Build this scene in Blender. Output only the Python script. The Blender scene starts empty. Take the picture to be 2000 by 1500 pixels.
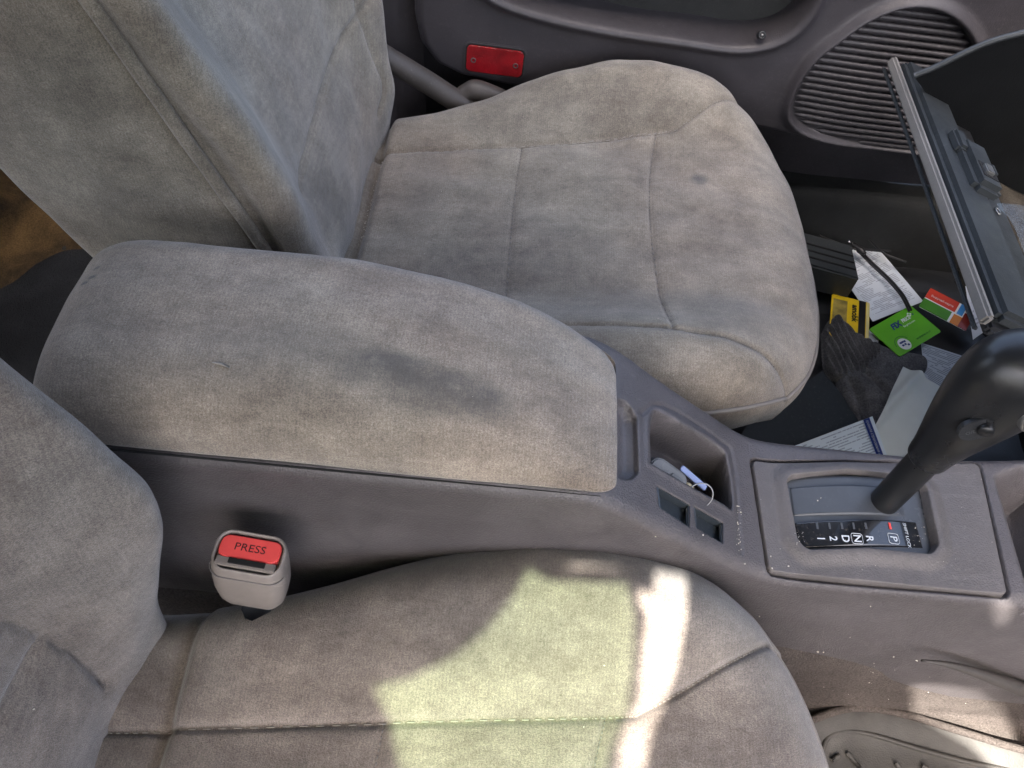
import bpy, bmesh, math, random
import numpy as np
from mathutils import Vector, Matrix
random.seed(7); RNG = np.random.default_rng(5)
SC = bpy.context.scene
COL = SC.collection

# ------------------------------------------------------------------ camera, world, sun, exposure
F = 1510.0                                   # focal length in pixels of a 2000 px wide frame
CAM = np.array([0.0, 0.0, 0.92]); TH = math.radians(55); RO = math.radians(5)
D_ = np.array([0, math.cos(TH), -math.sin(TH)]); U0 = np.array([0, math.sin(TH), math.cos(TH)])
R_ = math.cos(RO) * np.array([1., 0, 0]) + math.sin(RO) * U0
U_ = -math.sin(RO) * np.array([1., 0, 0]) + math.cos(RO) * U0
cd = bpy.data.cameras.new('camera'); co = bpy.data.objects.new('camera', cd); COL.objects.link(co)
cd.sensor_width = 36; cd.lens = 36 * F / 2000; cd.clip_start = 0.01; cd.clip_end = 200
co.matrix_world = Matrix(((R_[0], U_[0], -D_[0], CAM[0]), (R_[1], U_[1], -D_[1], CAM[1]),
                          (R_[2], U_[2], -D_[2], CAM[2]), (0, 0, 0, 1)))
SC.camera = co

SUN = np.array([-.08, -.45, .87]); SUN /= np.linalg.norm(SUN)
w = bpy.data.worlds.new('World'); SC.world = w; w.use_nodes = True
nt = w.node_tree; sky = nt.nodes.new('ShaderNodeTexSky'); sky.sky_type = 'NISHITA'; sky.sun_disc = False
sky.sun_elevation = math.asin(SUN[2]); sky.sun_rotation = math.atan2(SUN[0], SUN[1])
sky.air_density = 1.0; sky.dust_density = 7.0; sky.ozone_density = 0.6
nt.links.new(sky.outputs[0], nt.nodes['Background'].inputs[0]); nt.nodes['Background'].inputs[1].default_value = 0.15
sl = bpy.data.lights.new('sun', 'SUN'); sl.energy = 5.0; sl.angle = math.radians(0.7); sl.color = (1, .95, .87)
so = bpy.data.objects.new('sun', sl); COL.objects.link(so); so.rotation_euler = Vector(SUN).to_track_quat('Z', 'Y').to_euler()
so.location = (1, -2, 4)
SC.view_settings.view_transform = 'Standard'; SC.view_settings.look = 'None'
SC.view_settings.exposure = 2.80; SC.view_settings.gamma = 1.0; SC.view_settings.use_curve_mapping = False
SC.cycles.use_denoising = True; SC.cycles.max_bounces = 8; SC.cycles.diffuse_bounces = 4

# ------------------------------------------------------------------ helpers
def ray(px, py): return D_ + (px - 1000) / F * R_ + (750 - py) / F * U_
def at(px, py, z=None, y=None, x=None):
    r = ray(px, py)
    t = (z - CAM[2]) / r[2] if z is not None else ((y - CAM[1]) / r[1] if y is not None else (x - CAM[0]) / r[0])
    return CAM + t * r
def on_plane(px, py, p0, n):
    r = ray(px, py); t = np.dot(np.asarray(p0) - CAM, n) / np.dot(r, n); return CAM + t * r
def ss(a, b, v):
    t = np.clip((np.asarray(v, float) - a) / (b - a), 0, 1); return t * t * (3 - 2 * t)
def seg_dist(X, Y, pts, closed=False):
    d = np.full(np.shape(X), 1e9); pts = [np.asarray(p, float)[:2] for p in pts]
    n = len(pts)
    for i in range(n if closed else n - 1):
        a, b = pts[i], pts[(i + 1) % n]; ab = b - a; L = ab @ ab + 1e-12
        t = np.clip(((X - a[0]) * ab[0] + (Y - a[1]) * ab[1]) / L, 0, 1)
        d = np.minimum(d, np.hypot(X - a[0] - t * ab[0], Y - a[1] - t * ab[1]))
    return d
def sdf(X, Y, pts):
    d = seg_dist(X, Y, pts, True); ins = np.zeros(np.shape(X), bool); n = len(pts)
    for i in range(n):
        x1, y1 = pts[i][0], pts[i][1]; x2, y2 = pts[(i + 1) % n][0], pts[(i + 1) % n][1]
        if y1 == y2: continue
        c = ((y1 > Y) != (y2 > Y)) & (X < (x2 - x1) * (Y - y1) / (y2 - y1) + x1)
        ins ^= c
    return np.where(ins, -d, d)
def spline(pts, n):
    P = np.asarray(pts, float); P = np.vstack([2 * P[0] - P[1], P, 2 * P[-1] - P[-2]]); out = []
    m = len(P) - 3
    for t in np.linspace(0, m, n):
        i = min(int(t), m - 1); u = t - i; a, b, c, d = P[i:i + 4]
        out.append(.5 * (2 * b + (c - a) * u + (2 * a - 5 * b + 4 * c - d) * u * u + (3 * b - a - 3 * c + d) * u ** 3))
    return np.array(out)
def smooth_poly(pts, n=90):
    P = [np.asarray(p, float) for p in pts]; m = len(P); out = []
    for t in np.linspace(0, m, n, endpoint=False):
        i = int(t); u = t - i; a, b, c, d = (P[(i + k) % m] for k in (-1, 0, 1, 2))
        out.append(tuple(.5 * (2 * b + (c - a) * u + (2 * a - 5 * b + 4 * c - d) * u * u + (3 * b - a - 3 * c + d) * u ** 3)))
    return out
_nz = [(RNG.normal(size=3), RNG.uniform(0, 6.28)) for _ in range(14)]
def wob(P, f):                                # cheap smooth noise, about -1..1
    s = 0
    for k, ph in _nz: s = s + np.sin(P @ (k * f) + ph)
    return s / 4.0

def mesh_obj(name, V, Fc, mat, parent=None, smooth=True, attr=None, uv=None):
    me = bpy.data.meshes.new(name); V = np.asarray(V, float)
    me.from_pydata(V.tolist(), [], [tuple(int(i) for i in f) for f in Fc]); me.update()
    if smooth: me.polygons.foreach_set('use_smooth', [True] * len(me.polygons))
    if attr is not None:
        a = me.attributes.new('stain', 'FLOAT', 'POINT'); a.data.foreach_set('value', np.asarray(attr, np.float32).ravel())
    if uv is not None:
        ul = me.uv_layers.new(name='UVMap'); li = np.empty(len(me.loops), np.int32); me.loops.foreach_get('vertex_index', li)
        ul.data.foreach_set('uv', np.asarray(uv, np.float32)[li].ravel())
    if mat: me.materials.append(MATS[mat] if isinstance(mat, str) else mat)
    o = bpy.data.objects.new(name, me); COL.objects.link(o)
    if parent is not None: adopt(o, parent)
    return o
def adopt(o, parent):
    o.parent = parent
    # meshes are written in world coordinates; only the Empties carry an offset
    o.matrix_parent_inverse = Matrix.Translation(-parent.location)
def tag(o, label=None, cat=None, group=None, kind=None):
    if label: o['label'] = label
    if cat: o['category'] = cat
    if group: o['group'] = group
    if kind: o['kind'] = kind
    return o
def thing(name, loc, label, cat, group=None):
    o = bpy.data.objects.new(name, None); COL.objects.link(o); o.location = loc; o.empty_display_size = .02
    return tag(o, label, cat, group)
def grid_faces(n, m, cu=False, cv=False, flip=False):
    i = np.arange(n if cu else n - 1); j = np.arange(m if cv else m - 1)
    I, J = np.meshgrid(i, j, indexing='ij'); I2 = (I + 1) % n; J2 = (J + 1) % m
    f = np.stack([I * m + J, I2 * m + J, I2 * m + J2, I * m + J2], -1).reshape(-1, 4)
    return f[:, ::-1] if flip else f
def grid_obj(name, P, mat, parent=None, cu=False, cv=False, flip=False, attr=None, uv=False):
    n, m = P.shape[:2]; U = None
    if uv:
        a, b = np.meshgrid(np.linspace(0, 1, n), np.linspace(0, 1, m), indexing='ij'); U = np.stack([a, b], -1).reshape(-1, 2)
    return mesh_obj(name, P.reshape(-1, 3), grid_faces(n, m, cu, cv, flip), mat, parent, True, attr, U)
def tube(name, pts, r, mat, parent=None, seg=10, closed=False, cap=True):
    P = np.asarray(pts, float); n = len(P); r = np.broadcast_to(np.asarray(r, float), (n,))
    T = np.roll(P, -1, 0) - np.roll(P, 1, 0) if closed else np.gradient(P, axis=0)
    T /= np.linalg.norm(T, axis=1)[:, None] + 1e-12
    up = np.array([0, 0, 1.]) if abs(T[0][2]) < .9 else np.array([1., 0, 0]); rings = []
    nrm = np.cross(T[0], up)
    for i in range(n):
        nrm = nrm - T[i] * (nrm @ T[i]); nrm /= np.linalg.norm(nrm) + 1e-12; bi = np.cross(T[i], nrm)
        a = np.linspace(0, 2 * np.pi, seg, endpoint=False)
        rings.append(P[i] + r[i] * (np.cos(a)[:, None] * nrm + np.sin(a)[:, None] * bi))
    V = np.array(rings).reshape(-1, 3); Fc = [tuple(f) for f in grid_faces(n, seg, closed, True)]
    if cap and not closed:
        Fc.append(tuple(range(seg))[::-1]); Fc.append(tuple((n - 1) * seg + k for k in range(seg)))
    return mesh_obj(name, V, Fc, mat, parent)
def lathe(name, prof, p0, axis, mat, parent=None, seg=32):
    """prof: list of (distance along axis, radius)"""
    ax = np.asarray(axis, float); ax /= np.linalg.norm(ax); e = np.cross(ax, [0.3, 1, .2]); e /= np.linalg.norm(e); g = np.cross(ax, e)
    a = np.linspace(0, 2 * np.pi, seg, endpoint=False)
    V = np.array([np.asarray(p0) + ax * h + r * (np.cos(a)[:, None] * e + np.sin(a)[:, None] * g) for h, r in prof])
    return mesh_obj(name, V.reshape(-1, 3), grid_faces(len(prof), seg, False, True), mat, parent)
def frame(o, ex, ey=None, ez=None):
    ex = np.asarray(ex, float); ex /= np.linalg.norm(ex)
    if ez is None: ey = np.asarray(ey, float); ey = ey - ex * (ey @ ex); ey /= np.linalg.norm(ey); ez = np.cross(ex, ey)
    else: ez = np.asarray(ez, float); ez = ez - ex * (ez @ ex); ez /= np.linalg.norm(ez); ey = np.cross(ez, ex)
    return np.asarray(o, float), ex, ey, ez
def loc2w(fr, P):
    P = np.asarray(P, float); return fr[0] + P[..., 0:1] * fr[1] + P[..., 1:2] * fr[2] + P[..., 2:3] * fr[3]
def prism(name, poly, z0, z1, mat, parent=None, fr=None, bev=0.0, smooth=False, seg=2):
    """polygon (x,y) extruded z0..z1 in a local frame, edges bevelled"""
    bm = bmesh.new(); vs = [bm.verts.new((p[0], p[1], z0)) for p in poly]; f = bm.faces.new(vs); f.normal_update()
    if f.normal.z > 0: f.normal_flip()
    r = bmesh.ops.extrude_face_region(bm, geom=[f])
    for v in r['geom']:
        if isinstance(v, bmesh.types.BMVert): v.co.z = z1
    bmesh.ops.recalc_face_normals(bm, faces=bm.faces)
    if bev > 0:
        try: bmesh.ops.bevel(bm, geom=list(bm.edges), offset=bev, segments=seg, affect='EDGES', clamp_overlap=True)
        except Exception: pass
    V = np.array([v.co[:] for v in bm.verts]); bm.verts.index_update(); Fc = [tuple(v.index for v in f.verts) for f in bm.faces]; bm.free()
    if fr is not None: V = loc2w(fr, V)
    return mesh_obj(name, V, Fc, mat, parent, smooth)
def rrect(w, h, r, n=5, cx=0, cy=0):
    out = []
    for sx, sy, a0 in ((1, 1, 0), (-1, 1, 90), (-1, -1, 180), (1, -1, 270)):
        for k in range(n):
            a = math.radians(a0 + 90 * k / (n - 1)); out.append((cx + sx * (w / 2 - r) + r * math.cos(a), cy + sy * (h / 2 - r) + r * math.sin(a)))
    return out
def box(name, c, s, mat, parent=None, fr=None, bev=.002, smooth=False):
    x, y, z = c; a, b, h = s
    return prism(name, [(x - a/2, y - b/2), (x + a/2, y - b/2), (x + a/2, y + b/2), (x - a/2, y + b/2)], z - h/2, z + h/2, mat, parent, fr, bev, smooth)
def text(name, body, size, fr, mat, parent=None, off=0.0, sx=1.0, shear=0.0, bold=0.0):
    cu = bpy.data.curves.new(name, 'FONT'); cu.body = body; cu.size = size; cu.align_x = 'CENTER'; cu.align_y = 'CENTER'
    cu.shear = shear; cu.offset = bold; cu.extrude = .00008; cu.resolution_u = 3
    o = bpy.data.objects.new(name, cu); COL.objects.link(o); dg = bpy.context.evaluated_depsgraph_get()
    me = bpy.data.meshes.new_from_object(o.evaluated_get(dg)); bpy.data.objects.remove(o)
    V = np.array([v.co[:] for v in me.vertices]); Fc = [tuple(p.vertices) for p in me.polygons]; bpy.data.meshes.remove(me)
    V[:, 0] *= sx; V[:, 2] += off
    return mesh_obj(name, loc2w(fr, V), Fc, mat, parent, False)

# ------------------------------------------------------------------ materials
MATS = {}
def nn(t, typ, **k):
    n = t.nodes.new(typ)
    for a, b in k.items(): setattr(n, a, b)
    return n
def base_mat(name):
    m = bpy.data.materials.new(name); m.use_nodes = True; MATS[name] = m; t = m.node_tree
    return m, t, t.nodes['Principled BSDF'], t.links
def noise(t, scale, detail=3, rough=.55, vec=None, dist=0.0):
    n = nn(t, 'ShaderNodeTexNoise'); n.inputs['Scale'].default_value = scale; n.inputs['Detail'].default_value = detail
    n.inputs['Roughness'].default_value = rough; n.inputs['Distortion'].default_value = dist
    if vec is not None: t.links.new(vec, n.inputs['Vector'])
    return n.outputs[0]
def ramp(t, fac, stops):
    r = nn(t, 'ShaderNodeValToRGB'); e = r.color_ramp.elements
    while len(e) < len(stops): e.new(.5)
    for el, (p, c) in zip(e, stops): el.position = p; el.color = (*c, 1) if len(c) == 3 else c
    t.links.new(fac, r.inputs[0]); return r.outputs[0]
def mixc(t, fac, a, b, mode='MIX'):
    m = nn(t, 'ShaderNodeMix', data_type='RGBA', blend_type=mode); m.clamp_result = False
    for s, v in ((0, fac), (6, a), (7, b)):
        if hasattr(v, 'default_value') or hasattr(v, 'is_linked'): t.links.new(v, m.inputs[s])
        else: m.inputs[s].default_value = v if s == 0 else (*v, 1)
    return m.outputs[2]
def math_(t, op, a, b=None):
    m = nn(t, 'ShaderNodeMath', operation=op)
    for i, v in enumerate((a, b)):
        if v is None: continue
        if hasattr(v, 'is_linked'): t.links.new(v, m.inputs[i])
        else: m.inputs[i].default_value = v
    return m.outputs[0]
def bump(t, b, hgt, strength, dist, prev=None):
    n = nn(t, 'ShaderNodeBump'); n.inputs['Strength'].default_value = strength; n.inputs['Distance'].default_value = dist
    t.links.new(hgt, n.inputs['Height'])
    if prev is not None: t.links.new(prev, n.inputs['Normal'])
    t.links.new(n.outputs[0], b.inputs['Normal']); return n.outputs[0]
def objco(t): return nn(t, 'ShaderNodeTexCoord').outputs['Object']

def fabric(name, c1, c2, stain=(.035, .04, .048), sheen=.35, rib=(1, 0, 0)):
    m, t, b, L = base_mat(name); v = objco(t)
    big = ramp(t, noise(t, 13, 9, .74, v, .2), [(.36, c2), (.64, c1)])
    mid = ramp(t, noise(t, 42, 9, .8, v, .15), [(.34, (.82, .81, .80)), (.5, (.98, .98, .98)), (.68, (1.10, 1.10, 1.09))])
    col = mixc(t, 1.0, big, mid, 'MULTIPLY')
    mp = nn(t, 'ShaderNodeMapping'); mp.inputs['Scale'].default_value = (9, 34, 30); mp.inputs['Rotation'].default_value = (0, 0, .25); L.new(v, mp.inputs['Vector'])
    col = mixc(t, 1.0, col, ramp(t, noise(t, 1.0, 6, .7, mp.outputs[0], .3), [(.36, (.84, .83, .82)), (.64, (1.10, 1.10, 1.10))]), 'MULTIPLY')
    tint = ramp(t, noise(t, 4.3, 3, .5, v), [(.4, (1.03, .99, .955)), (.6, (.97, .995, .98))])
    col = mixc(t, 1.0, col, tint, 'MULTIPLY')
    pile = noise(t, 1150, 2, .6, v)
    pc = ramp(t, pile, [(.3, (.5, .5, .5)), (.7, (1.42, 1.42, 1.42))])
    col = mixc(t, .72, col, pc, 'MULTIPLY')
    g2 = noise(t, 330, 4, .75, v); col = mixc(t, .5, col, ramp(t, g2, [(.34, (.70, .69, .68)), (.66, (1.22, 1.22, 1.21))]), 'MULTIPLY')
    wv = nn(t, 'ShaderNodeTexWave', wave_type='BANDS', bands_direction='X'); L.new(v, wv.inputs['Vector'])
    wv.inputs['Scale'].default_value = 118; wv.inputs['Distortion'].default_value = .6; wv.inputs['Detail'].default_value = 1
    col = mixc(t, .22, col, ramp(t, wv.outputs[1], [(.2, (.8, .8, .8)), (.8, (1.15, 1.15, 1.15))]), 'MULTIPLY')
    at_ = nn(t, 'ShaderNodeAttribute', attribute_name='stain')
    brk = math_(t, 'MULTIPLY', at_.outputs['Fac'], ramp(t, noise(t, 60, 5, .7, v), [(.25, (.5, .5, .5)), (.55, (1, 1, 1))]))
    col = mixc(t, brk, col, stain)
    L.new(col, b.inputs['Base Color']); b.inputs['Roughness'].default_value = .93; b.inputs['Specular IOR Level'].default_value = .12
    b.inputs['Sheen Weight'].default_value = sheen; b.inputs['Sheen Roughness'].default_value = .45; b.inputs['Sheen Tint'].default_value = (.92, .93, .95, 1)
    p = bump(t, b, pile, .7, .0011); p = bump(t, b, noise(t, 90, 4, .6, v), .35, .002, p)
    return m
def plastic(name, c, rough=.5, grain=900, gs=.25, var=.14, dust=0.0, dcol=(.33, .31, .29), spec=.4, coat=0.0, scuff=0.0):
    m, t, b, L = base_mat(name); v = objco(t)
    lo = tuple(x * (1 - var) for x in c); hi = tuple(x * (1 + var) for x in c)
    col = ramp(t, noise(t, 11, 5, .65, v, .3), [(.35, lo), (.65, hi)])
    if dust > 0:
        dn = ramp(t, noise(t, 260, 5, .75, v), [(.56, (0, 0, 0)), (.75, (1, 1, 1))])
        dm = math_(t, 'MULTIPLY', dn, ramp(t, noise(t, 9, 4, .6, v), [(.35, (.15, .15, .15)), (.7, (1, 1, 1))]))
        col = mixc(t, math_(t, 'MULTIPLY', dm, dust), col, dcol)
    if scuff > 0:
        mp = nn(t, 'ShaderNodeMapping'); mp.inputs['Scale'].default_value = (7, 60, 42); mp.inputs['Rotation'].default_value = (.2, .5, .3); L.new(v, mp.inputs['Vector'])
        sn = math_(t, 'MULTIPLY', ramp(t, noise(t, 1.0, 7, .75, mp.outputs[0], .6), [(.56, (0, 0, 0)), (.72, (1, 1, 1))]), ramp(t, noise(t, 6, 3, .6, v), [(.4, (0, 0, 0)), (.62, (1, 1, 1))]))
        col = mixc(t, math_(t, 'MULTIPLY', sn, scuff), col, tuple(min(1, x * 2.6 + .02) for x in c))
        dk = ramp(t, noise(t, 17, 8, .75, v, .5), [(.52, (0, 0, 0)), (.7, (1, 1, 1))])
        col = mixc(t, math_(t, 'MULTIPLY', dk, scuff * 1.1), col, tuple(x * .55 for x in c))
    L.new(col, b.inputs['Base Color'])
    rr = ramp(t, noise(t, 23, 4, .6, v), [(.3, (rough - .08,) * 3), (.7, (rough + .1,) * 3)]); L.new(rr, b.inputs['Roughness'])
    b.inputs['Specular IOR Level'].default_value = spec; b.inputs['Coat Weight'].default_value = coat
    if gs > 0:
        vo = nn(t, 'ShaderNodeTexVoronoi'); vo.inputs['Scale'].default_value = grain; L.new(v, vo.inputs['Vector'])
        p = bump(t, b, vo.outputs['Distance'], gs, .0006); bump(t, b, noise(t, grain * .35, 3, .6, v), gs * .6, .0008, p)
    return m
def carpet(name, c1, c2, scale=6, rough=1.0):
    m, t, b, L = base_mat(name); v = objco(t)
    col = ramp(t, noise(t, scale, 5, .65, v, .5), [(.35, c1), (.65, c2)])
    fz = noise(t, 420, 4, .7, v); col = mixc(t, .85, col, ramp(t, fz, [(.3, (.5, .5, .5)), (.7, (1.5, 1.5, 1.5))]), 'MULTIPLY')
    L.new(col, b.inputs['Base Color']); b.inputs['Roughness'].default_value = rough; b.inputs['Specular IOR Level'].default_value = .1
    bump(t, b, fz, .8, .003); return m
def simple(name, c, rough=.5, metal=0.0, spec=.5, var=.08, bs=.0):
    m, t, b, L = base_mat(name); v = objco(t)
    L.new(ramp(t, noise(t, 40, 4, .6, v), [(.3, tuple(x * (1 - var) for x in c)), (.7, tuple(x * (1 + var) for x in c))]), b.inputs['Base Color'])
    b.inputs['Roughness'].default_value = rough; b.inputs['Metallic'].default_value = metal; b.inputs['Specular IOR Level'].default_value = spec
    if bs: bump(t, b, noise(t, 300, 3, .6, v), bs, .0008)
    return m
def printed(name, paper, ink, rows, fill, words=26, seed=0.0, margin=.08, strength=.6):
    """paper with rows of small print laid out in the sheet's own UV"""
    m, t, b, L = base_mat(name); uv = nn(t, 'ShaderNodeTexCoord').outputs['UV']; sx = nn(t, 'ShaderNodeSeparateXYZ'); L.new(uv, sx.inputs[0])
    rw = math_(t, 'MULTIPLY', sx.outputs[1], rows); fr = math_(t, 'FRACT', rw); fl = math_(t, 'FLOOR', rw)
    line = math_(t, 'LESS_THAN', fr, .42)
    cb = nn(t, 'ShaderNodeCombineXYZ'); L.new(math_(t, 'MULTIPLY', sx.outputs[0], words), cb.inputs[0]); L.new(math_(t, 'MULTIPLY_ADD', fl, 7.31), cb.inputs[1]); cb.inputs[2].default_value = seed
    wd = math_(t, 'GREATER_THAN', noise(t, 1.0, 2, .6, cb.outputs[0]), 1 - fill)
    cb2 = nn(t, 'ShaderNodeCombineXYZ'); L.new(math_(t, 'MULTIPLY', sx.outputs[0], 3.1), cb2.inputs[0]); L.new(math_(t, 'MULTIPLY', fl, .37), cb2.inputs[1]); cb2.inputs[2].default_value = seed + 3
    para = math_(t, 'GREATER_THAN', noise(t, 1.0, 1, .5, cb2.outputs[0]), .46)
    mg = math_(t, 'MULTIPLY', math_(t, 'GREATER_THAN', sx.outputs[0], margin), math_(t, 'LESS_THAN', sx.outputs[0], 1 - margin))
    mg = math_(t, 'MULTIPLY', mg, math_(t, 'MULTIPLY', math_(t, 'GREATER_THAN', sx.outputs[1], margin), math_(t, 'LESS_THAN', sx.outputs[1], 1 - margin)))
    f = math_(t, 'MULTIPLY', math_(t, 'MULTIPLY', line, wd), math_(t, 'MULTIPLY', para, mg))
    col = mixc(t, math_(t, 'MULTIPLY', f, strength), paper, ink)
    L.new(col, b.inputs['Base Color']); b.inputs['Roughness'].default_value = .7; b.inputs['Specular IOR Level'].default_value = .2
    return m

fabric('velour', (.255, .225, .184), (.152, .132, .109))
fabric('velour_driver', (.200, .176, .157), (.122, .106, .096))
fabric('velour_armrest', (.320, .272, .224), (.200, .167, .139), stain=(.070, .066, .062))
simple('piping_cloth', (.19, .172, .155), .9, bs=.4)
simple('thread', (.13, .12, .115), .9)
simple('thread_light', (.25, .23, .2), .9)
plastic('console_plastic', (.076, .068, .069), .46, 620, .6, dust=.35, dcol=(.2, .185, .18), scuff=.5)
plastic('console_dusty', (.097, .087, .084), .55, 620, .5, dust=.45, dcol=(.24, .22, .205), scuff=.5)
plastic('door_plastic', (.042, .039, .044), .45, 620, .25, dust=.2, scuff=.3)
plastic('pocket_lining', (.022, .023, .023), .8, 500, .3, dust=.45, dcol=(.08, .078, .06))
plastic('bin_black', (.006, .0065, .007), .85, 600, .2, spec=.08)
plastic('taupe_plastic', (.045, .040, .037), .5, 800, .15, dust=.3)
plastic('black_plastic', (.018, .019, .021), .42, 900, .2, dust=.12, dcol=(.12, .12, .12))
plastic('lever_plastic', (.011, .0115, .0125), .33, 800, .06, var=.3)
plastic('slot_plastic', (.05, .054, .06), .3, 900, .04, dust=.25, dcol=(.2, .2, .2))
plastic('indicator_black', (.010, .011, .013), .12, 900, 0, dust=.5, dcol=(.19, .16, .12), coat=.6)
plastic('green_grey_plastic', (.028, .032, .034), .42, 700, .12, dust=.2)
plastic('trim_strip', (.165, .155, .14), .55, 600, .15, dust=.3)
plastic('buckle_plastic', (.19, .165, .148), .42, 800, .08, dust=.35, dcol=(.12, .105, .10), scuff=.6)
plastic('switch_blank', (.028, .034, .04), .32, 900, .1, dust=.5, dcol=(.16, .15, .14))
plastic('blue_black_sheet', (.017, .023, .029), .5, 500, .1, dust=.2)
plastic('mat_rubber', (.046, .043, .039), .6, 600, .3, dust=.2, dcol=(.2, .18, .155), var=.3)
carpet('carpet_brown_rear', (.010, .007, .004), (.062, .037, .014), 8)
carpet('carpet_dark', (.012, .012, .011), (.034, .032, .028), 7)
carpet('carpet_taupe', (.064, .054, .049), (.105, .090, .081), 9)
carpet('carpet_black', (.004, .004, .004), (.011, .011, .011), 9)
carpet('lining_brown', (.03, .025, .02), (.075, .065, .052), 8)
carpet('knit_grey', (.075, .075, .08), (.15, .15, .155), 30)
simple('red_reflector', (.20, .006, .010), .16, spec=.6, var=.35, bs=.6)
simple('red_button', (.72, .075, .07), .38, var=.12)
simple('red_mark', (.75, .05, .03), .4)
simple('ink_dark', (.05, .012, .012), .6)
simple('white_print', (.5, .52, .54), .5)
simple('grey_print', (.05, .053, .057), .5)
simple('chrome', (.62, .62, .62), .22, 1.0)
simple('dull_metal', (.34, .34, .33), .35, .9)
simple('ring_metal', (.22, .22, .22), .45, .9)
simple('brass', (.42, .34, .2), .35, 1.0)
simple('screw_metal', (.1, .08, .08), .45, .6)
simple('blue_white_card', (.22, .27, .45), .5)
simple('gap_black', (.004, .004, .004), .9)
simple('headliner', (.45, .43, .40), .95)
simple('card_green', (.115, .42, .018), .32)
simple('card_green_dark', (.02, .16, .03), .35)
simple('card_green_mid', (.06, .22, .02), .35)
simple('card_white', (.72, .74, .72), .35)
simple('card_navy', (.01, .03, .16), .4)
simple('card_yellow', (.72, .48, .012), .35, var=.12)
simple('card_yellow_pale', (.72, .62, .25), .4)
simple('card_scratch', (.30, .22, .04), .6, var=.6)
simple('card_black', (.012, .012, .012), .3)
simple('card_red', (.52, .045, .022), .35)
simple('card_red_dark', (.20, .022, .016), .4)
simple('card_blue', (.05, .24, .55), .4)
simple('card_orange', (.55, .18, .02), .4)
simple('cable_black', (.012, .012, .013), .4)
simple('crumb', (.46, .42, .36), .8)
simple('dirt', (.28, .25, .2), .9)
simple('paper_plain', (.60, .64, .61), .75, var=.03)
printed('paper_text', (.62, .66, .70), (.12, .13, .17), 46, .62, 40, 1.0)
printed('paper_dense', (.42, .46, .50), (.10, .11, .13), 24, .8, 60, 5.0, .02, .75)
printed('paper_form', (.60, .68, .72), (.14, .17, .22), 20, .6, 60, 9.0, .05, .6)
printed('paper_curl', (.55, .58, .62), (.13, .14, .17), 12, .6, 18, 13.0, .1, .55)
def glassy():
    m = bpy.data.materials.new('tinted_glass'); m.use_nodes = True; MATS['tinted_glass'] = m; t = m.node_tree; t.nodes.clear()
    o = nn(t, 'ShaderNodeOutputMaterial'); tr = nn(t, 'ShaderNodeBsdfTransparent'); tr.inputs[0].default_value = (.27, .37, .245, 1)
    gl = nn(t, 'ShaderNodeBsdfGlossy'); gl.inputs['Roughness'].default_value = .05; mx = nn(t, 'ShaderNodeMixShader'); mx.inputs[0].default_value = .06
    t.links.new(tr.outputs[0], mx.inputs[1]); t.links.new(gl.outputs[0], mx.inputs[2]); t.links.new(mx.outputs[0], o.inputs[0])
    m2, t2, b2, L2 = base_mat('clear_film'); b2.inputs['Base Color'].default_value = (.16, .2, .23, 1); b2.inputs['Roughness'].default_value = .22; b2.inputs['Alpha'].default_value = .22
    bump(t2, b2, noise(t2, 70, 3, .6, objco(t2)), .6, .004)
glassy()
#STRUCTURE
# ------------------------------------------------------------------ the setting: floor, tunnel, sill, roof
def sheet(name, x0, x1, y0, y1, z, mat, n=120, amp=.004, f=30, fn=None):
    X, Y = np.meshgrid(np.linspace(x0, x1, n), np.linspace(y0, y1, n), indexing='ij'); P = np.stack([X, Y, np.full_like(X, z)], -1)
    P[..., 2] += amp * wob(P, f)
    if fn: P[..., 2] += fn(X, Y)
    return grid_obj(name, P, mat)
tag(sheet('floor', -1.4, 1.15, -.6, 1.12, -.012, 'carpet_dark', 150, .003, 25, lambda X, Y: .30 * ss(.70, 1.05, X)), kind='structure')
tag(sheet('rear_floor', -1.7, -.38, .40, 1.35, .012, 'carpet_brown_rear', 90, .010, 18, lambda X, Y: .35 * ss(-.80, -1.1, X) + .4 * ss(.98, 1.1, Y)), kind='structure')
# carpet over the transmission tunnel on the driver's side
S = np.linspace(0, 1, 60); XX = np.linspace(-.4, 1.1, 120)
P = np.zeros((120, 60, 3))
prof = spline([(.275, .24), (.250, .215), (.234, .19), (.229, .14), (.226, .09), (.222, .05), (.208, .028), (.165, .020), (.05, .016), (-.1, .012)], 60)
P[..., 0] = XX[:, None]; P[..., 1] = prof[:, 0] - .06 * ss(.35, .75, XX)[:, None] * ss(.2, .02, prof[:, 1])[None] * 0; P[..., 2] = prof[:, 1] * (1 - .46 * ss(.20, .80, XX)[:, None] * ss(.03, .08, prof[:, 1])[None])
P[..., 2] += .002 * wob(P, 60)
tunnel_o = tag(grid_obj('tunnel_carpet', P, 'carpet_taupe'), kind='structure')
# passenger-side tunnel flank, dark
P = np.zeros((60, 30, 3)); prof = spline([(.36, .25), (.385, .2), (.40, .12), (.415, .03), (.45, .004)], 30); xs = np.linspace(-.4, .8, 60)
P[..., 0] = xs[:, None]; P[..., 1] = prof[:, 0]; P[..., 2] = prof[:, 1]
tag(grid_obj('tunnel_flank', P, 'blue_black_sheet'), kind='structure')
# door sill and dark kick panel under the passenger door
P = np.zeros((80, 40, 3)); prof = spline([(.955, -.02), (.962, .03), (.966, .08), (.972, .11), (.985, .122), (1.0, .12), (1.06, .12)], 40); xs = np.linspace(-.40, 1.0, 80)
P[..., 0] = xs[:, None]; P[..., 1] = prof[:, 0]; P[..., 2] = prof[:, 1]; P[..., 2] += .0015 * wob(P, 40)
tag(grid_obj('door_sill', P, 'pocket_lining'), kind='structure')

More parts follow.
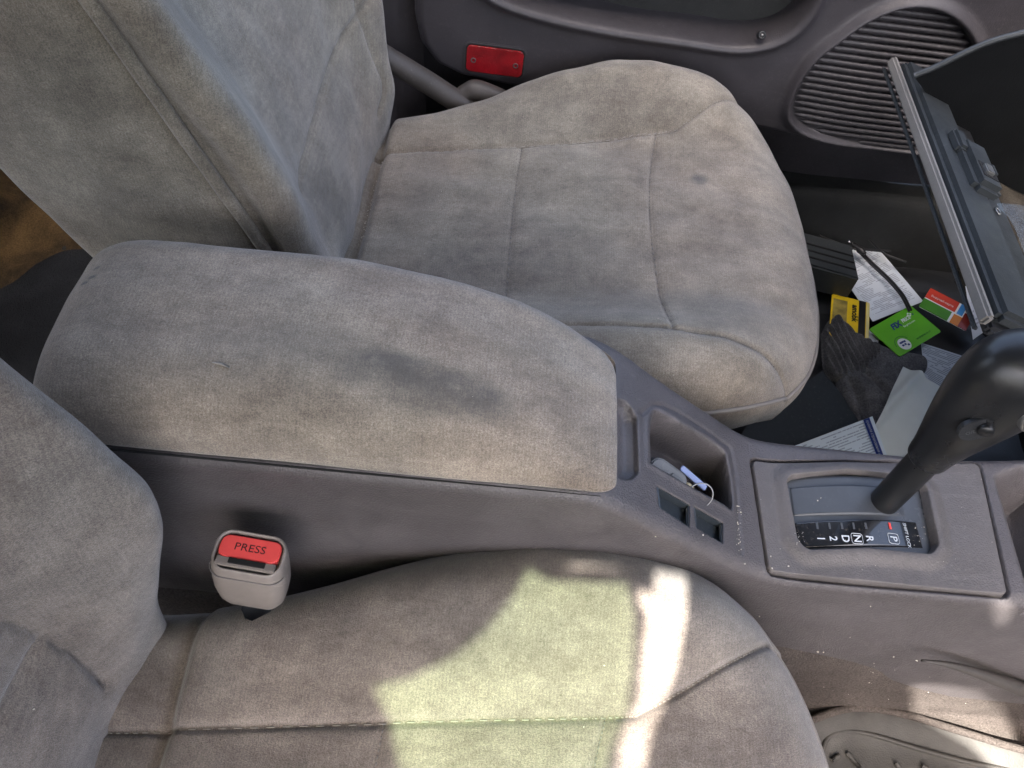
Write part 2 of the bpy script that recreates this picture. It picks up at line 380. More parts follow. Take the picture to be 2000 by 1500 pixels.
# ------------------------------------------------------------------ seats
def stain_field(P, blobs):
    s = np.zeros(P.shape[:-1])
    for (c, r, a) in blobs:
        q = np.sqrt((((P - np.asarray(c)) / np.asarray(r)) ** 2).sum(-1)); s = np.maximum(s, a * ss(1.25, .35, q))
    return s
def cushion(root, xf, yc, mat, zoff=0.0, blobs=(), ws=1.0, sN=1.0, sF=1.0, sx=0.0, bF=1.0, fl=0.0, rx=-.508, nearline=None):
    NX, NY = 230, 200
    LEN = .60; xb = xf - LEN
    al = np.linspace(0, 1, NX); A = .75 * al + .25 * np.sin(np.pi / 2 * al)
    be = np.linspace(-1, 1, NY); B = .6 * be + .4 * np.sin(np.pi / 2 * be)
    Ag, Bg = np.meshgrid(A, B, indexing='ij')
    # front half of the plan is a superellipse, so the front corners are truly round
    s_ = np.clip((Ag - .5) / .5, 0, 1); pw = 3.0
    mm = np.maximum(s_, np.abs(Bg)); pn = (s_ ** pw + np.abs(Bg) ** pw) ** (1 / pw) + 1e-9; sc = np.where(pn > 1e-6, mm / pn, 1.0)
    XR = np.where(Ag > .5, -LEN + LEN * (.5 + .5 * s_ * sc), -LEN + LEN * Ag)
    hx = [-.6, -.52, -.44, -.36, -.28, -.2, -.1, 0]; hv = [.165, .168, .186, .212, .232, .241, .243, .243]
    hw = sum(np.interp(XR + o, hx, hv) for o in (-.03, 0, .03)) / 3 * ws
    Lt = Bg * sc * hw
    X = xf + XR; Y = yc + Lt
    zc = sum(np.interp(XR + o, [-.6, -.5, -.4, -.3, -.2, -.12, -.05, 0], [.285, .292, .300, .308, .317, .322, .320, .315]) for o in (-.02, 0, .02)) / 3
    bol = ss(.10 * ws, .19 * ws, np.abs(Lt)) * np.where(Lt > 0, bF, 1.0) * sum(np.interp(XR + o, [-.6, -.45, -.33, -.22, -.12, -.03, 0], [.0, .006, .026, .037, .030, .010, 0]) for o in (-.02, 0, .02)) / 3
    q = np.clip(1 - (1 - mm) * .25 / .066, 0, 1)
    Z = zc + bol - .060 * (1 - np.sqrt(np.clip(1 - .985 * q ** 2, 0, 1)))
    # seams
    half = [(-.60, .088), (-.515, .094), (-.33, .117), (-.175, .136), (-.145, .146), (-.09, .19), (-.045, .226)]
    k_ = lambda a: 1 - ss(-.14, -.06, a) * (1 - fl)
    sideL = [(a + sx, b * (1 + (sF - 1) * float(k_(a)))) for a, b in spline(half, 40)]; sideR = [(a + sx, -b * (1 + (sN - 1) * float(k_(a)))) for a, b in spline(half, 40)]
    if nearline: sideR = [tuple(p) for p in spline(nearline, 40)]
    cross = [(-.176 + sx, -.137 * sN), (-.185 + sx, -.06), (-.187 + sx, 0), (-.185 + sx, .06), (-.176 + sx, .137 * sF)]
    midc = [(-.335 + sx * 1.4, -.116 * sN), (-.338 + sx * 1.4, 0), (-.335 + sx * 1.4, .116 * sF)]
    rear = [(rx, -.2), (rx, .2)]
    dS = np.minimum(seg_dist(XR, Lt, sideL), seg_dist(XR, Lt, sideR)); dC = seg_dist(XR, Lt, cross); dM = seg_dist(XR, Lt, midc); dR = seg_dist(XR, Lt, rear)
    dall = np.minimum(np.minimum(dS, dC), dM)
    Z += .0026 * (1 - np.exp(-dall / .010)) - .0026
    lN = np.interp(XR, [p[0] for p in sideR], [-p[1] for p in sideR]); lF = np.interp(XR, [p[0] for p in sideL], [p[1] for p in sideL])
    outer = np.where(Lt > 0, Lt > lF, -Lt > lN); Z += np.where(outer, .0075 * (1 - np.exp(-dS / .016)), 0)
    Z -= .0036 * np.exp(-(dS / .0022) ** 2) + .0020 * np.exp(-(dC / .0020) ** 2) + .0016 * np.exp(-(dM / .0020) ** 2)
    Z -= .016 * np.exp(-(dR / .006) ** 2) + .010 * ss(rx + .003, rx - .012, XR)
    P = np.stack([X, Y, Z + zoff], -1)
    P[..., 2] += .0016 * wob(P, 28) + .0010 * wob(P[..., ::-1], 70)
    st = stain_field(P, blobs)
    V = [P.reshape(-1, 3)]; Fc = [tuple(f) for f in grid_faces(NX, NY)]; at_l = [st.ravel()]
    idx = [i * NY for i in range(NX)] + [(NX - 1) * NY + j for j in range(1, NY)] + [i * NY + NY - 1 for i in range(NX - 2, -1, -1)] + [j for j in range(NY - 2, 0, -1)]
    ring = P.reshape(-1, 3)[idx]; T = np.roll(ring, -3, 0) - np.roll(ring, 3, 0); N = np.stack([T[:, 1], -T[:, 0], 0 * T[:, 0]], -1); N /= np.linalg.norm(N, axis=1)[:, None]
    n = len(idx); prev = idx; base = NX * NY
    for off, dz in ((.0012, -.002), (.0035, -.009), (.004, -.022), (.000, -.04), (-.012, -.062), (-.035, -.082), (-.07, -.09)):
        rg = ring + N * off; rg[:, 2] += dz; rg[:, 2] += .0012 * wob(rg, 50); V.append(rg); at_l.append(np.zeros(n)); cur = list(range(base, base + n)); base += n
        Fc += [(prev[i], cur[i], cur[(i + 1) % n], prev[(i + 1) % n]) for i in range(n)]; prev = cur
    o = mesh_obj('seat_cushion', np.vstack(V), Fc, mat, root, True, np.concatenate(at_l))
    rp = ring[::2] + N[::2] * .0012; rp[:, 2] -= .001
    tube('piping', rp, .0024, 'piping_cloth', o, 8, True)
    # stitched seams: short thread stitches lying in the seam
    from_pts = P.reshape(-1, 3); key = np.stack([XR.ravel(), Lt.ravel()], -1)
    def zat(a, b):
        k = np.argmin((key[:, 0] - a) ** 2 + (key[:, 1] - b) ** 2); return from_pts[k]
    def stitches(line, m, side, nm):
        pl = spline(line, m * 2); Vs, Fs = [], []
        for i in range(0, m * 2 - 1, 2):
            p, q_ = pl[i], pl[i + 1]; w3 = zat(*p); w4 = zat(*q_)
            a = np.array([xf + p[0], yc + p[1], w3[2] + .0012]); b = np.array([xf + q_[0], yc + q_[1], w4[2] + .0012])
            t_ = b - a; t_ /= np.linalg.norm(t_) + 1e-9; s_ = np.cross(t_, [0, 0, 1]) * .00045; u_ = np.array([0, 0, .0007]); k = len(Vs)
            Vs += [a - s_, a + s_, a + u_, b - s_, b + s_, b + u_]; Fs += [(k, k + 2, k + 5, k + 3), (k + 2, k + 1, k + 4, k + 5), (k, k + 1, k + 2), (k + 3, k + 5, k + 4)]
        mesh_obj(nm, Vs, Fs, side, o)
    stitches([tuple(p) for p in sideL[2:38]], 90, 'thread_light', 'stitching'); stitches([tuple(p) for p in sideR[2:38]], 90, 'thread_light', 'stitching')  # pale thread on the side seams paints in the folded edge's highlight
    stitches(cross, 46, 'thread', 'stitching'); stitches(midc, 40, 'thread', 'stitching')
    return o, (lambda a, b: np.array([xf + a, yc + b, zat(a, b)[2]]))

def backrest(root, O, alpha, yc, mat, hw0=.205, bb=.045, seams=(), bl=(-.04, .2), rl=(.03, .04), pd=.036, h0=-.06, h1=.62, name='backrest', blobs=(), piping=True, thick=.15):
    a = np.array([-math.sin(alpha), 0, math.cos(alpha)]); nr = np.array([math.cos(alpha), 0, math.sin(alpha)])
    NH, NC = 190, 320
    H = np.linspace(h0, h1, NH); rows = []; LN = []
    for h in H:
        k = float(ss(-.06, .16, h)); hw = hw0 * (.84 + .16 * k) - .02 * float(ss(.45, .62, h)); b = bb * (.25 + .75 * float(ss(bl[0], bl[1], h))); rb = rl[0] * float(ss(rl[1], -.06, h))
        top = -.07 * float(ss(.5, .62, h)) ** 2
        half = [(0, 0), (.09, 0), (.115, .004), (hw - .048, b * .70), (hw - .020, b), (hw - .008, b - .003), (hw - .002, b - .012), (hw - .001, b - pd + .012), (hw - .008, b - pd + .003), (hw - .008, b - pd - .004), (hw + .001, b - pd - .014), (hw + .004, -.07), (hw - .002, -thick + .02), (hw - .02, -thick), (0, -thick - .01)]
        pts = half + [(-l, n) for l, n in half[-2:0:-1]]
        pts = np.array(pts + [pts[0]]); sg = np.r_[0, np.cumsum(np.hypot(*np.diff(pts, axis=0).T))]
        tt = np.linspace(0, sg[-1], NC, endpoint=False); c = np.stack([np.interp(tt, sg, pts[:, 0]), np.interp(tt, sg, pts[:, 1])], -1)
        for _ in range(3): c = (np.roll(c, 1, 0) + 2 * c + np.roll(c, -1, 0)) / 4
        c[:, 1] += top - rb
        LN.append(c)
    LN = np.array(LN); Hg = np.repeat(H[:, None], NC, 1)
    front = ss(-.03, -.005, LN[..., 1] - (-.035))
    d = np.full(Hg.shape, 1e9)
    for s in seams: d = np.minimum(d, seg_dist(Hg, LN[..., 0], spline(s, 40)))
    LN[..., 1] += front * (.0045 * (1 - np.exp(-d / .010)) - .0045 - .004 * np.exp(-(d / .0026) ** 2))
    LN[..., 1] += front * .010 * np.exp(-((Hg - .2) / .12) ** 2)
    P = np.asarray(O) + Hg[..., None] * a + LN[..., 1:2] * nr; P[..., 1] += yc + LN[..., 0] - np.asarray(O)[1] * 0
    P[..., 1] -= 0
    P += (.0016 * wob(P, 26) + .0009 * wob(P[..., ::-1], 75))[..., None] * nr
    o = grid_obj(name, P, mat, root, False, True, attr=stain_field(P, blobs).ravel())
    if piping:
        for sgn in (1, -1):
            line = []
            for i in range(0, NH, 2):
                l, n_ = LN[i][:, 0] * sgn, LN[i][:, 1]
                tgt = bb * (.25 + .75 * float(ss(bl[0], bl[1], H[i]))) - pd - rl[0] * float(ss(rl[1], -.06, H[i])) - .07 * float(ss(.5, .62, H[i])) ** 2
                cand = np.where(l > .1, np.abs(n_ - tgt) + (l < hw0 * .8) * 1, 9); j = int(np.argmin(cand)); line.append((P[i, j] + P[i, (j + 1) % NC]) / 2 + np.array([0, sgn * .0005, 0]))
            line = np.array(line); kk = np.ones(13) / 13
            line = np.stack([np.convolve(np.pad(line[:, q_], 6, mode='edge'), kk, 'valid') for q_ in range(3)], -1)
            tube('piping', line + np.array([0, sgn * .0025, 0]), .0056, mat, o, 10)
    return o, P

SEATG = 'front seats'
ps = thing('car_seat', (.05, .672, 0), 'grey-brown velour front seat on the far side of the centre console', 'seat', SEATG)
pc_, pz = cushion(ps, .340, .676, 'velour', 0.0, [((.20, .74, .33), (.012, .012, .05), .6), ((-.02, .58, .31), (.10, .10, .1), .20), ((.09, .55, .32), (.05, .09, .1), .18), ((.0, .84, .33), (.16, .05, .1), .17), ((.22, .56, .33), (.05, .08, .1), .13), ((-.13, .70, .3), (.04, .09, .1), .14)], ws=1.12, sN=1.41, sF=1.03, sx=-.013, bF=1.3, rx=-.528, nearline=[(-.60, -.165), (-.4, -.184), (-.19, -.193), (-.11, -.201), (-.045, -.222)])
al = math.radians(19); nrm = np.array([math.cos(al), 0, math.sin(al)]); axs = np.array([-math.sin(al), 0, math.cos(al)])
PO = np.array([-.188, 0, .30])
def back_hl(px, py, O, yc, al, n=.0):
    nr = np.array([math.cos(al), 0, math.sin(al)]); a = np.array([-math.sin(al), 0, math.cos(al)])
    p = on_plane(px, py, O + nr * n, nr) - O; return (p @ a, p[1] - yc)
seamsP = [[back_hl(x, y, PO, .676, al) for x, y in ((672, -60), (660, 40), (622, 180), (590, 300), (572, 372))],
          [back_hl(x, y, PO, .676, al, .01) for x, y in ((655, -60), (672, 20), (715, 110), (742, 170), (745, 220))]]
backrest(ps, PO, al, .676, 'velour', hw0=.213, thick=.178, seams=seamsP, blobs=[((-.22, .46, .62), (.01, .02, .012), .0)])

ds = thing('car_seat', (-.03, .01, 0), 'grey-brown velour front seat nearest the camera, striped with sunlight', 'seat', SEATG)
dc_, dz = cushion(ds, .274, .030, 'velour_driver', .006, [((-.14, .03, .32), (.10, .07, .1), .25), ((-.06, .19, .33), (.14, .05, .1), .2), ((.20, .05, .33), (.05, .09, .1), .16)], sF=.74, sN=.74, sx=-.008, fl=1.0)
alD = math.radians(13); DO = np.array([-.272, 0, .312])
seamsD = [[back_hl(x, y, DO, .01, alD, .01) for x, y in ((-120, 1170), (0, 1206), (70, 1232), (150, 1275), (232, 1335))],
          [back_hl(x, y, DO, .01, alD, .0) for x, y in ((62, 1245), (40, 1310), (0, 1400), (-60, 1520))]]
backrest(ds, DO, alD, .01, 'velour_driver', hw0=.212, bb=.077, bl=(-.02, .15), rl=(.018, .04), seams=seamsD)
# seat bases
for rt, xc, yc in ((ps, .07, .655), (ds, -.01, .01)):
    box('seat_base', (xc, yc, .14), (.40, .36, .13), 'black_plastic', rt, bev=.01)
    for s in (-1, 1): box('seat_rail', (xc, yc + s * .17, .045), (.46, .03, .05), 'dull_metal', rt, bev=.003)
#OBJECTS
# ------------------------------------------------------------------ centre console
def ztop(x):
    return np.interp(x, [-.45, -.30, .06, .085, .12, .20, .215, .235, .45, .56, .8], [.448, .446, .437, .425, .398, .341, .334, .329, .329, .335, .345])
def ztop_s(x): return (ztop(x - .012) + 2 * ztop(x) + ztop(x + .012)) / 4
def yn_(x): return np.interp(x, [-.45, .05, .25, .8], [.247, .247, .243, .236])
def yf_(x): return np.interp(x, [-.45, .05, .22, .40, .5, .8], [.402, .398, .379, .376, .386, .42])
def surf(px, py, dz=0.0):
    z = .36
    for _ in range(25): p = at(px, py, z=z); z = .5 * z + .5 * (float(ztop_s(p[0])) + dz)
    return at(px, py, z=z)
def XY(pts, dz=0): return [tuple(surf(a, b, dz)[:2]) for a, b in pts]
bin_poly = XY([(1274, 812), (1300, 812), (1400, 872), (1418, 905), (1428, 988), (1405, 980), (1285, 912), (1272, 895)])
shelf_poly = XY([(1196, 775), (1225, 780), (1246, 815), (1250, 925), (1235, 938), (1190, 940)])
sw1 = XY([(1283, 948), (1347, 985), (1347, 1030), (1288, 990)])
sw2 = XY([(1355, 988), (1412, 1020), (1412, 1062), (1360, 1030)])
gp = [surf(*p) for p in ((1466, 895), (1914, 902), (1972, 1166), (1500, 1116))]
gp_poly = [tuple(p[:2]) for p in gp]
groove = XY([(1252, 806), (1300, 792), (1405, 858), (1432, 900), (1448, 1080)])
tray_poly = XY([(1935, 925), (1990, 905), (2100, 900), (2100, 1230), (2010, 1190)])
def roundsdf(X, Y, poly, r):
    c = np.mean(poly, 0); q = []
    n = len(poly)
    A = sum(poly[i][0] * poly[(i + 1) % n][1] - poly[(i + 1) % n][0] * poly[i][1] for i in range(n))
    sg = 1 if A > 0 else -1
    for i in range(n):                         # inset polygon by r, then grow back
        p0, p1, p2 = (np.asarray(poly[(i + k) % n], float) for k in (-1, 0, 1))
        d1 = (p1 - p0) / np.linalg.norm(p1 - p0); d2 = (p2 - p1) / np.linalg.norm(p2 - p1)
        n1 = sg * np.array([-d1[1], d1[0]]); n2 = sg * np.array([-d2[1], d2[0]]); m = n1 + n2; m /= (m @ m) / 2
        q.append(p1 + m * r)
    return sdf(X, Y, q) - r
bin_s = smooth_poly(bin_poly, 120); groove = spline(groove, 30)
def console_disp(X, Y):
    d = np.zeros_like(X)
    sb = sdf(X, Y, bin_s); d -= .052 * ss(.0006, -.0026, sb); d += .0012 * np.exp(-((sb - .003) / .0022) ** 2)
    d -= .007 * ss(.001, -.012, roundsdf(X, Y, shelf_poly, .009)) + .005 * ss(.0, -.004, roundsdf(X, Y, shelf_poly, .009))
    for s in (sw1, sw2): d -= .012 * ss(.0004, -.0014, roundsdf(X, Y, s, .001))
    d -= .006 * ss(.0016, .0002, roundsdf(X, Y, gp_poly, .006))
    d -= .0018 * np.exp(-(seg_dist(X, Y, groove) / .0022) ** 2)
    d -= .05 * ss(.000, -.03, roundsdf(X, Y, tray_poly, .01))
    return d
def build_console(root):
    xs = np.r_[np.linspace(-.322, .03, 60), np.arange(.032, .56, .0009), np.linspace(.565, .8, 20)]
    r = .011; tops = np.linspace(0, 1, 170); rows = []
    for x in xs:
        zt = float(ztop_s(x)); yn, yf = float(yn_(x)), float(yf_(x)); fl = .012
        near = [(yn - fl + .006 * math.cos(k * 3), zz) for k, zz in enumerate(np.linspace(.06, zt - .10, 6))][:5] + [(yn - .006, zt - .09), (yn - .003, zt - .05), (yn, zt - .02)]
        near = [(yn - .012 + .012 * float(ss(.1, zt - r, zz)), zz) for zz in np.linspace(.10, zt - r - .001, 22)]
        arc = [(yn + r - r * math.cos(a), zt - r + r * math.sin(a)) for a in np.linspace(0, math.pi / 2, 9)[:-1]]
        top = [(yn + r + (yf - r - yn - r) * t, zt) for t in tops]
        arc2 = [(yf - r + r * math.sin(a), zt - r + r * math.cos(a)) for a in np.linspace(0, math.pi / 2, 9)[1:]]
        far = [(yf + .004 * k, zz) for k, zz in enumerate(np.linspace(zt - r - .01, .12, 10))]
        rows.append([(x, a, b) for a, b in near + arc + top + arc2 + far])
    P = np.array(rows)
    topm = P[..., 2] > (ztop_s(xs)[:, None] - r - .0005)
    P[..., 2] += np.where(topm, console_disp(P[..., 0], P[..., 1]), 0)
    P[..., 2] += np.where(topm, .0006 * wob(P, 30), 0)
    return grid_obj('body', P, 'console_plastic', root)
con = thing('centre_console', (.05, .31, .1), 'purple-grey plastic centre console with padded armrest and gear selector gate', 'console')
body = build_console(con)
# crevice dirt gathered in the groove in front of the bin (stuff below)

# armrest
def armrest():
    x0, x1 = -.327, .0785; NXA, NC = 220, 150; rows = []
    xs = x0 + (x1 - x0) * (.5 - .5 * np.cos(np.pi * np.linspace(0, 1, NXA)))
    for x in xs:
        e0 = np.clip((x - x0) / .055, 0, 1); e1 = np.clip((x1 - x) / .016, 0, 1)
        k0 = math.sqrt(max(0, 1 - (1 - e0) ** 2.2)); k1 = math.sqrt(max(0, 1 - (1 - e1) ** 2))
        zb = .4505 + (.4415 - .4505) * (x - x0) / (x1 - x0)
        zt = np.interp(x, [-.34, -.25, -.12, -.04, .02, .0775], [.500, .506, .503, .492, .475, .4535])
        yN = .2475 + .022 * (1 - k0) + .010 * (1 - k1); yF = np.interp(x, [-.34, -.06, 0, .04, .0775], [.404, .402, .396, .386, .371]) - .010 * (1 - k0) - .010 * (1 - k1)
        hgt = (zt - zb) * (.42 + .58 * k0) * (.5 + .5 * k1)
        wd = yF - yN; rn = min(.055, wd * .4); rh = hgt * .82
        sect = [(yN + .012, zb - .004), (yN + .002, zb - .001), (yN, zb + .004), (yN + .001, zb + hgt - rh)]
        sect += [(yN + .001 + rn * (1 - math.cos(a)), zb + hgt - rh + rh * math.sin(a)) for a in np.linspace(.15, math.pi / 2, 9)]
        sect += [(yN + wd * .62, zb + hgt + .0015), (yF - .024, zb + hgt - .001)]
        sect += [(yF - .02 + .02 * math.sin(a), zb + hgt - .022 + .021 * math.cos(a)) for a in np.linspace(.1, math.pi / 2, 6)]
        sect += [(yF, zb + .004), (yF - .004, zb - .002), (yF - .03, zb - .004)]
        sect = np.array(sect + [sect[0]]); sg = np.r_[0, np.cumsum(np.hypot(*np.diff(sect, axis=0).T))]; tt = np.linspace(0, sg[-1], NC, endpoint=False)
        c = np.stack([np.interp(tt, sg, sect[:, 0]), np.interp(tt, sg, sect[:, 1])], -1)
        for _ in range(3): c = (np.roll(c, 1, 0) + 2 * c + np.roll(c, -1, 0)) / 4
        rows.append([(x, a, b) for a, b in c])
    P = np.array(rows)
    P[..., 2] += .0014 * wob(P, 30)
    V = P.reshape(-1, 3); Fc = [tuple(f) for f in grid_faces(NXA, NC, False, True)] + [tuple(range(NC))[::-1], tuple((NXA - 1) * NC + k for k in range(NC))]
    def S(px, py, z=.495): return at(px, py, z=z)
    bl = []
    for px, py, rx, ry, a in ((700, 735, .022, .013, .5), (770, 715, .040, .012, .74), (860, 745, .058, .016, .72), (935, 762, .028, .017, .72), (850, 776, .05, .010, .5), (640, 690, .06, .02, .22), (500, 720, .09, .022, .16), (900, 860, .05, .014, .12), (180, 840, .04, .02, .2), (310, 850, .06, .02, .12), (1010, 880, .02, .015, .2)):
        bl.append((S(px, py), (rx, ry, .2), a))
    for px, py in ((196, 538), (188, 556), (172, 565)): bl.append((S(px, py, .49), (.0035, .0016, .05), 1.6))
    st = stain_field(V, bl)
    return mesh_obj('armrest', V, Fc, 'velour_armrest', con, True, st)
arm = armrest()
tube('lid_gap', [(-.31, .2482, .4465), (-.1, .2478, .4436), (.068, .2488, .4388)], [.0010, .0010, .0003], 'gap_black', arm, 6)
tg = at(432, 712, z=.503)
t_ = tube('tear', [tg + (-.006, .001, .0), tg + (0, 0, .0006), tg + (.006, -.002, 0)], [.0003, .0009, .0004], 'thread_light', arm, 6)

# switch blanks in their sockets
for poly in (sw1, sw2):
    pts = [np.array([x, y, float(ztop_s(x))]) for x, y in poly]; c = np.mean(pts, 0)
    ring = [c + (p - c) * .93 for p in pts]; inn = [c + (p - c) * .62 + np.array([.001, .001, 0]) for p in pts]
    V = [p - np.array([0, 0, .0005]) for p in pts]
    V = [c + (p - c) * .99 + np.array([0, 0, -.0016]) for p in pts] + [c + (p - c) * .90 + np.array([0, 0, -.0012]) for p in pts] + [c + (p - c) * .80 + np.array([.001, 0, -.010]) for p in pts]
    Fc = [(i, (i + 1) % 4, 4 + (i + 1) % 4, 4 + i) for i in range(4)] + [(4 + i, 4 + (i + 1) % 4, 8 + (i + 1) % 4, 8 + i) for i in range(4)] + [(8, 9, 10, 11)]
    s = mesh_obj('switch_blank', V, Fc, 'switch_blank', con, False)
    a, b = V[4 + 1], V[4 + 2]
    tube('edge_bevel', [a + (b - a) * .12 + np.array([-.0006, 0, -.0012]), a + (b - a) * .9 + np.array([-.0006, 0, -.0012])], .0006, 'green_grey_plastic', s, 6)

# gear panel
GX = (gp[1] - gp[0] + gp[2] - gp[3]); GX /= np.linalg.norm(GX)
zg = .3295
open_poly = [tuple(at(a, b, z=zg)[:2]) for a, b in ((1533, 934), (1650, 923), (1790, 935), (1806, 960), (1828, 1066), (1815, 1084), (1690, 1072), (1572, 1076), (1556, 1055))]
def gear_panel():
    n, m = 330, 190; u, v = np.meshgrid(np.linspace(0, 1, n), np.linspace(0, 1, m), indexing='ij')
    g = [np.asarray(p) for p in gp]
    XYp = (1 - u)[..., None] * (1 - v)[..., None] * g[0] + u[..., None] * (1 - v)[..., None] * g[1] + u[..., None] * v[..., None] * g[2] + (1 - u)[..., None] * v[..., None] * g[3]
    X, Y = XYp[..., 0], XYp[..., 1]; Z = ztop_s(X) + .0006
    so_ = roundsdf(X, Y, gp_poly, .007); Z = Z - .008 * ss(-.0022, .0, so_)
    si = roundsdf(X, Y, open_poly, .009)
    Z = Z + .0045 * ss(.016, .003, si) - .012 * ss(.0012, -.0024, si)
    P = np.stack([X, Y, Z], -1); P[..., 2] += .0005 * wob(P, 40)
    return grid_obj('gear_panel', P, 'console_dusty', con, flip=True)
gpan = gear_panel()
def arched(name, px4, mat, h0, arch, nx=60, ny=24, edge=.0015, parent=None):
    c = [at(a, b, z=zg) for a, b in px4]; u, v = np.meshgrid(np.linspace(0, 1, nx), np.linspace(0, 1, ny), indexing='ij')
    P = (1 - u)[..., None] * (1 - v)[..., None] * c[0] + u[..., None] * (1 - v)[..., None] * c[1] + u[..., None] * v[..., None] * c[2] + (1 - u)[..., None] * v[..., None] * c[3]
    e = np.minimum(np.minimum(u, 1 - u) * np.linalg.norm(c[1] - c[0]), np.minimum(v, 1 - v) * np.linalg.norm(c[3] - c[0]))
    P[..., 2] = zg + h0 + arch * (1 - (2 * u - 1) ** 2) - .004 * (1 - ss(0, edge, e))
    return grid_obj(name, P, mat, parent or con, flip=True), c
fr_, _ = arched('gate_frame', ((1522, 922), (1800, 930), (1832, 1092), (1562, 1080)), 'slot_plastic', -.0045, .0055, parent=gpan)
slot, _ = arched('slot_cover', ((1541, 948), (1776, 950), (1790, 1010), (1549, 1006)), 'slot_plastic', -.0035, .0068, edge=.0008, parent=gpan)
lens, _ = arched('indicator_lens', ((1550, 1017), (1795, 1016), (1810, 1070), (1562, 1070)), 'indicator_black', -.0030, .0066, edge=.001, parent=gpan)
def lens_frame(px, py):
    p = at(px, py, z=zg + .003); u = (px - 1556) / 246.0; sl = -.0066 * 4 * (2 * u - 1) / .118
    z = zg - .0030 + .0066 * (1 - (2 * u - 1) ** 2); p = at(px, py, z=z + .0004); up = np.array([1, 0, sl]); return frame(p, (0, -1, 0), up)
for ch, px in (('1', 1603), ('2', 1627), ('D', 1651), ('N', 1674), ('R', 1698), ('P', 1745)):
    fr = lens_frame(px, 1052); text('letter', ch, .0088, fr, 'white_print', lens, .0002, 1.05, 0, .0001)
    if ch in 'NP':
        q = rrect(.0092, .0094, .002, 4); tube('letter_box', [loc2w(fr, np.array([a, b, .0002])) for a, b in q], .00024, 'white_print', lens, 5, True)
    fm = lens_frame(px - 7, 1027); box('position_mark', (0, 0, .0001), (.0058, .0018, .0004), 'red_mark' if ch == 'P' else 'grey_print', lens, fm, 0)
text('letter', 'SHIFT LOCK', .0042, lens_frame(1771, 1046), 'white_print', lens, .0002)

# ------------------------------------------------------------------ gear lever
g0 = at(1722, 985, z=.326); g1 = at(1958, 742, z=.497)
ax = (g1 - g0); GL = np.linalg.norm(ax); ax /= GL
lev = thing('gear_lever', g0, 'black automatic gear lever with rounded grip and silver-edged thumb button', 'gear lever')
def axp(t): return g0 + ax * GL * t
lathe('shaft', [(-.01, .0122), (.0, .0122), (GL * .42, .0128), (GL * .46, .0118)], g0, ax, 'lever_plastic', lev)
prof = [(GL * .425, .0128), (GL * .432, .0158), (GL * .50, .0174), (GL * .60, .0208), (GL * .70, .0244), (GL * .80, .0274), (GL * .90, .0294), (GL * 1.0, .0302), (GL * 1.07, .0296), (GL * 1.13, .0270), (GL * 1.18, .0225), (GL * 1.215, .015), (GL * 1.23, .007), (GL * 1.232, .0005)]
hs = np.linspace(0, len(prof) - 1, 70); prf = [tuple(p) for p in spline(prof, 70)]
prf = [(h, max(r, .0004)) for h, r in prf]
grip = lathe('grip', prf, g0, ax, 'lever_plastic', lev, 48)
me = grip.data                                   # the grip is flattened a little and bulges towards the front
for v in me.vertices:
    p = np.array(v.co[:]); h = (p - g0) @ ax; c = g0 + ax * h; q = p - c; k = float(ss(GL * .6, GL, h)); q[0] *= 1 + .28 * k; q[1] *= 1 - .06 * k
    v.co = (c + q + np.array([.006 * k, 0, 0])).tolist()
# thumb button
bp = axp(1.0) + np.array([.018, -.026, -.004]); bd = np.array([.25, -.93, .18])
lathe('button_ring', [(-.004, .0125), (.002, .0130), (.004, .0122), (.004, .0106), (.001, .0104)], bp, bd, 'dull_metal', lev)
lathe('thumb_button', [(-.004, .0100), (.009, .0100), (.013, .0088), (.0146, .006), (.0148, .0004)], bp, bd, 'slot_plastic', lev)
from mathutils.bvhtree import BVHTree as _BVH
_gt = _BVH.FromPolygons([v.co[:] for v in me.vertices], [tuple(p.vertices) for p in me.polygons])
_h = _gt.ray_cast(Vector(CAM), Vector(ray(1916, 836)).normalized()); op = np.array(_h[0][:]); od = np.array(_h[1][:])
if od @ (CAM - op) < 0: od = -od
fo = frame(op, np.array([.75, .1, .5]), None, od)
lever_plate = prism('overdrive_plate', [(x + .0, y) for x, y in rrect(.030, .019, .009, 6)], -.003, .0012, 'black_plastic', lev, fo, .0006)
lathe('overdrive_button', [(0, .0056), (.0035, .0056), (.0046, .0046), (.005, .0003)], op + od * .001 + fo[1] * .003, od, 'lever_plastic', lev, 20)
text('letter', 'O/D', .0042, (fo[0] + fo[1] * -.0062 + od * .0016, fo[1], fo[2], fo[3]), 'grey_print', lever_plate)

# ------------------------------------------------------------------ seat belt buckle
btop = at(487, 1082, y=.205); 
bk = thing('seat_belt_buckle', btop + np.array([0, 0, -.11]), 'grey-beige seat belt buckle with red button between console and near seat', 'buckle')
ez = np.array([.06, .16, 1.0]); fb = frame(btop, (1, -.05, -.10), None, ez)
# body: rounded block, seen from above and in front
prof = [(-.088, .30, .4), (-.086, .62, .66), (-.080, .84, .84), (-.070, .98, .96), (-.05, 1.06, 1.05), (-.03, 1.07, 1.06), (-.014, 1.05, 1.06), (-.006, 1.03, 1.04), (.000, 1.01, 1.02), (.0022, .985, .98), (.003, .95, .93), (.0022, .92, .89), (-.004, .90, .86)]
rows = []
for z, sx, sy in prof:
    z = z * .98
    z *= .72
    q = rrect(.0505 * sx, .0295 * sy, .0105 * min(sx, sy), 7); rows.append([(a, b, z + (.004 * (b / .0155) if z > -.02 else 0)) for a, b in q])
P = loc2w(fb, np.array(rows)); n, m = P.shape[:2]
V = P.reshape(-1, 3); Fc = [tuple(f) for f in grid_faces(n, m, False, True)] + [tuple(range(m))[::-1], tuple((n - 1) * m + k for k in range(m))]
shell = mesh_obj('shell', V, Fc, 'buckle_plastic', bk)
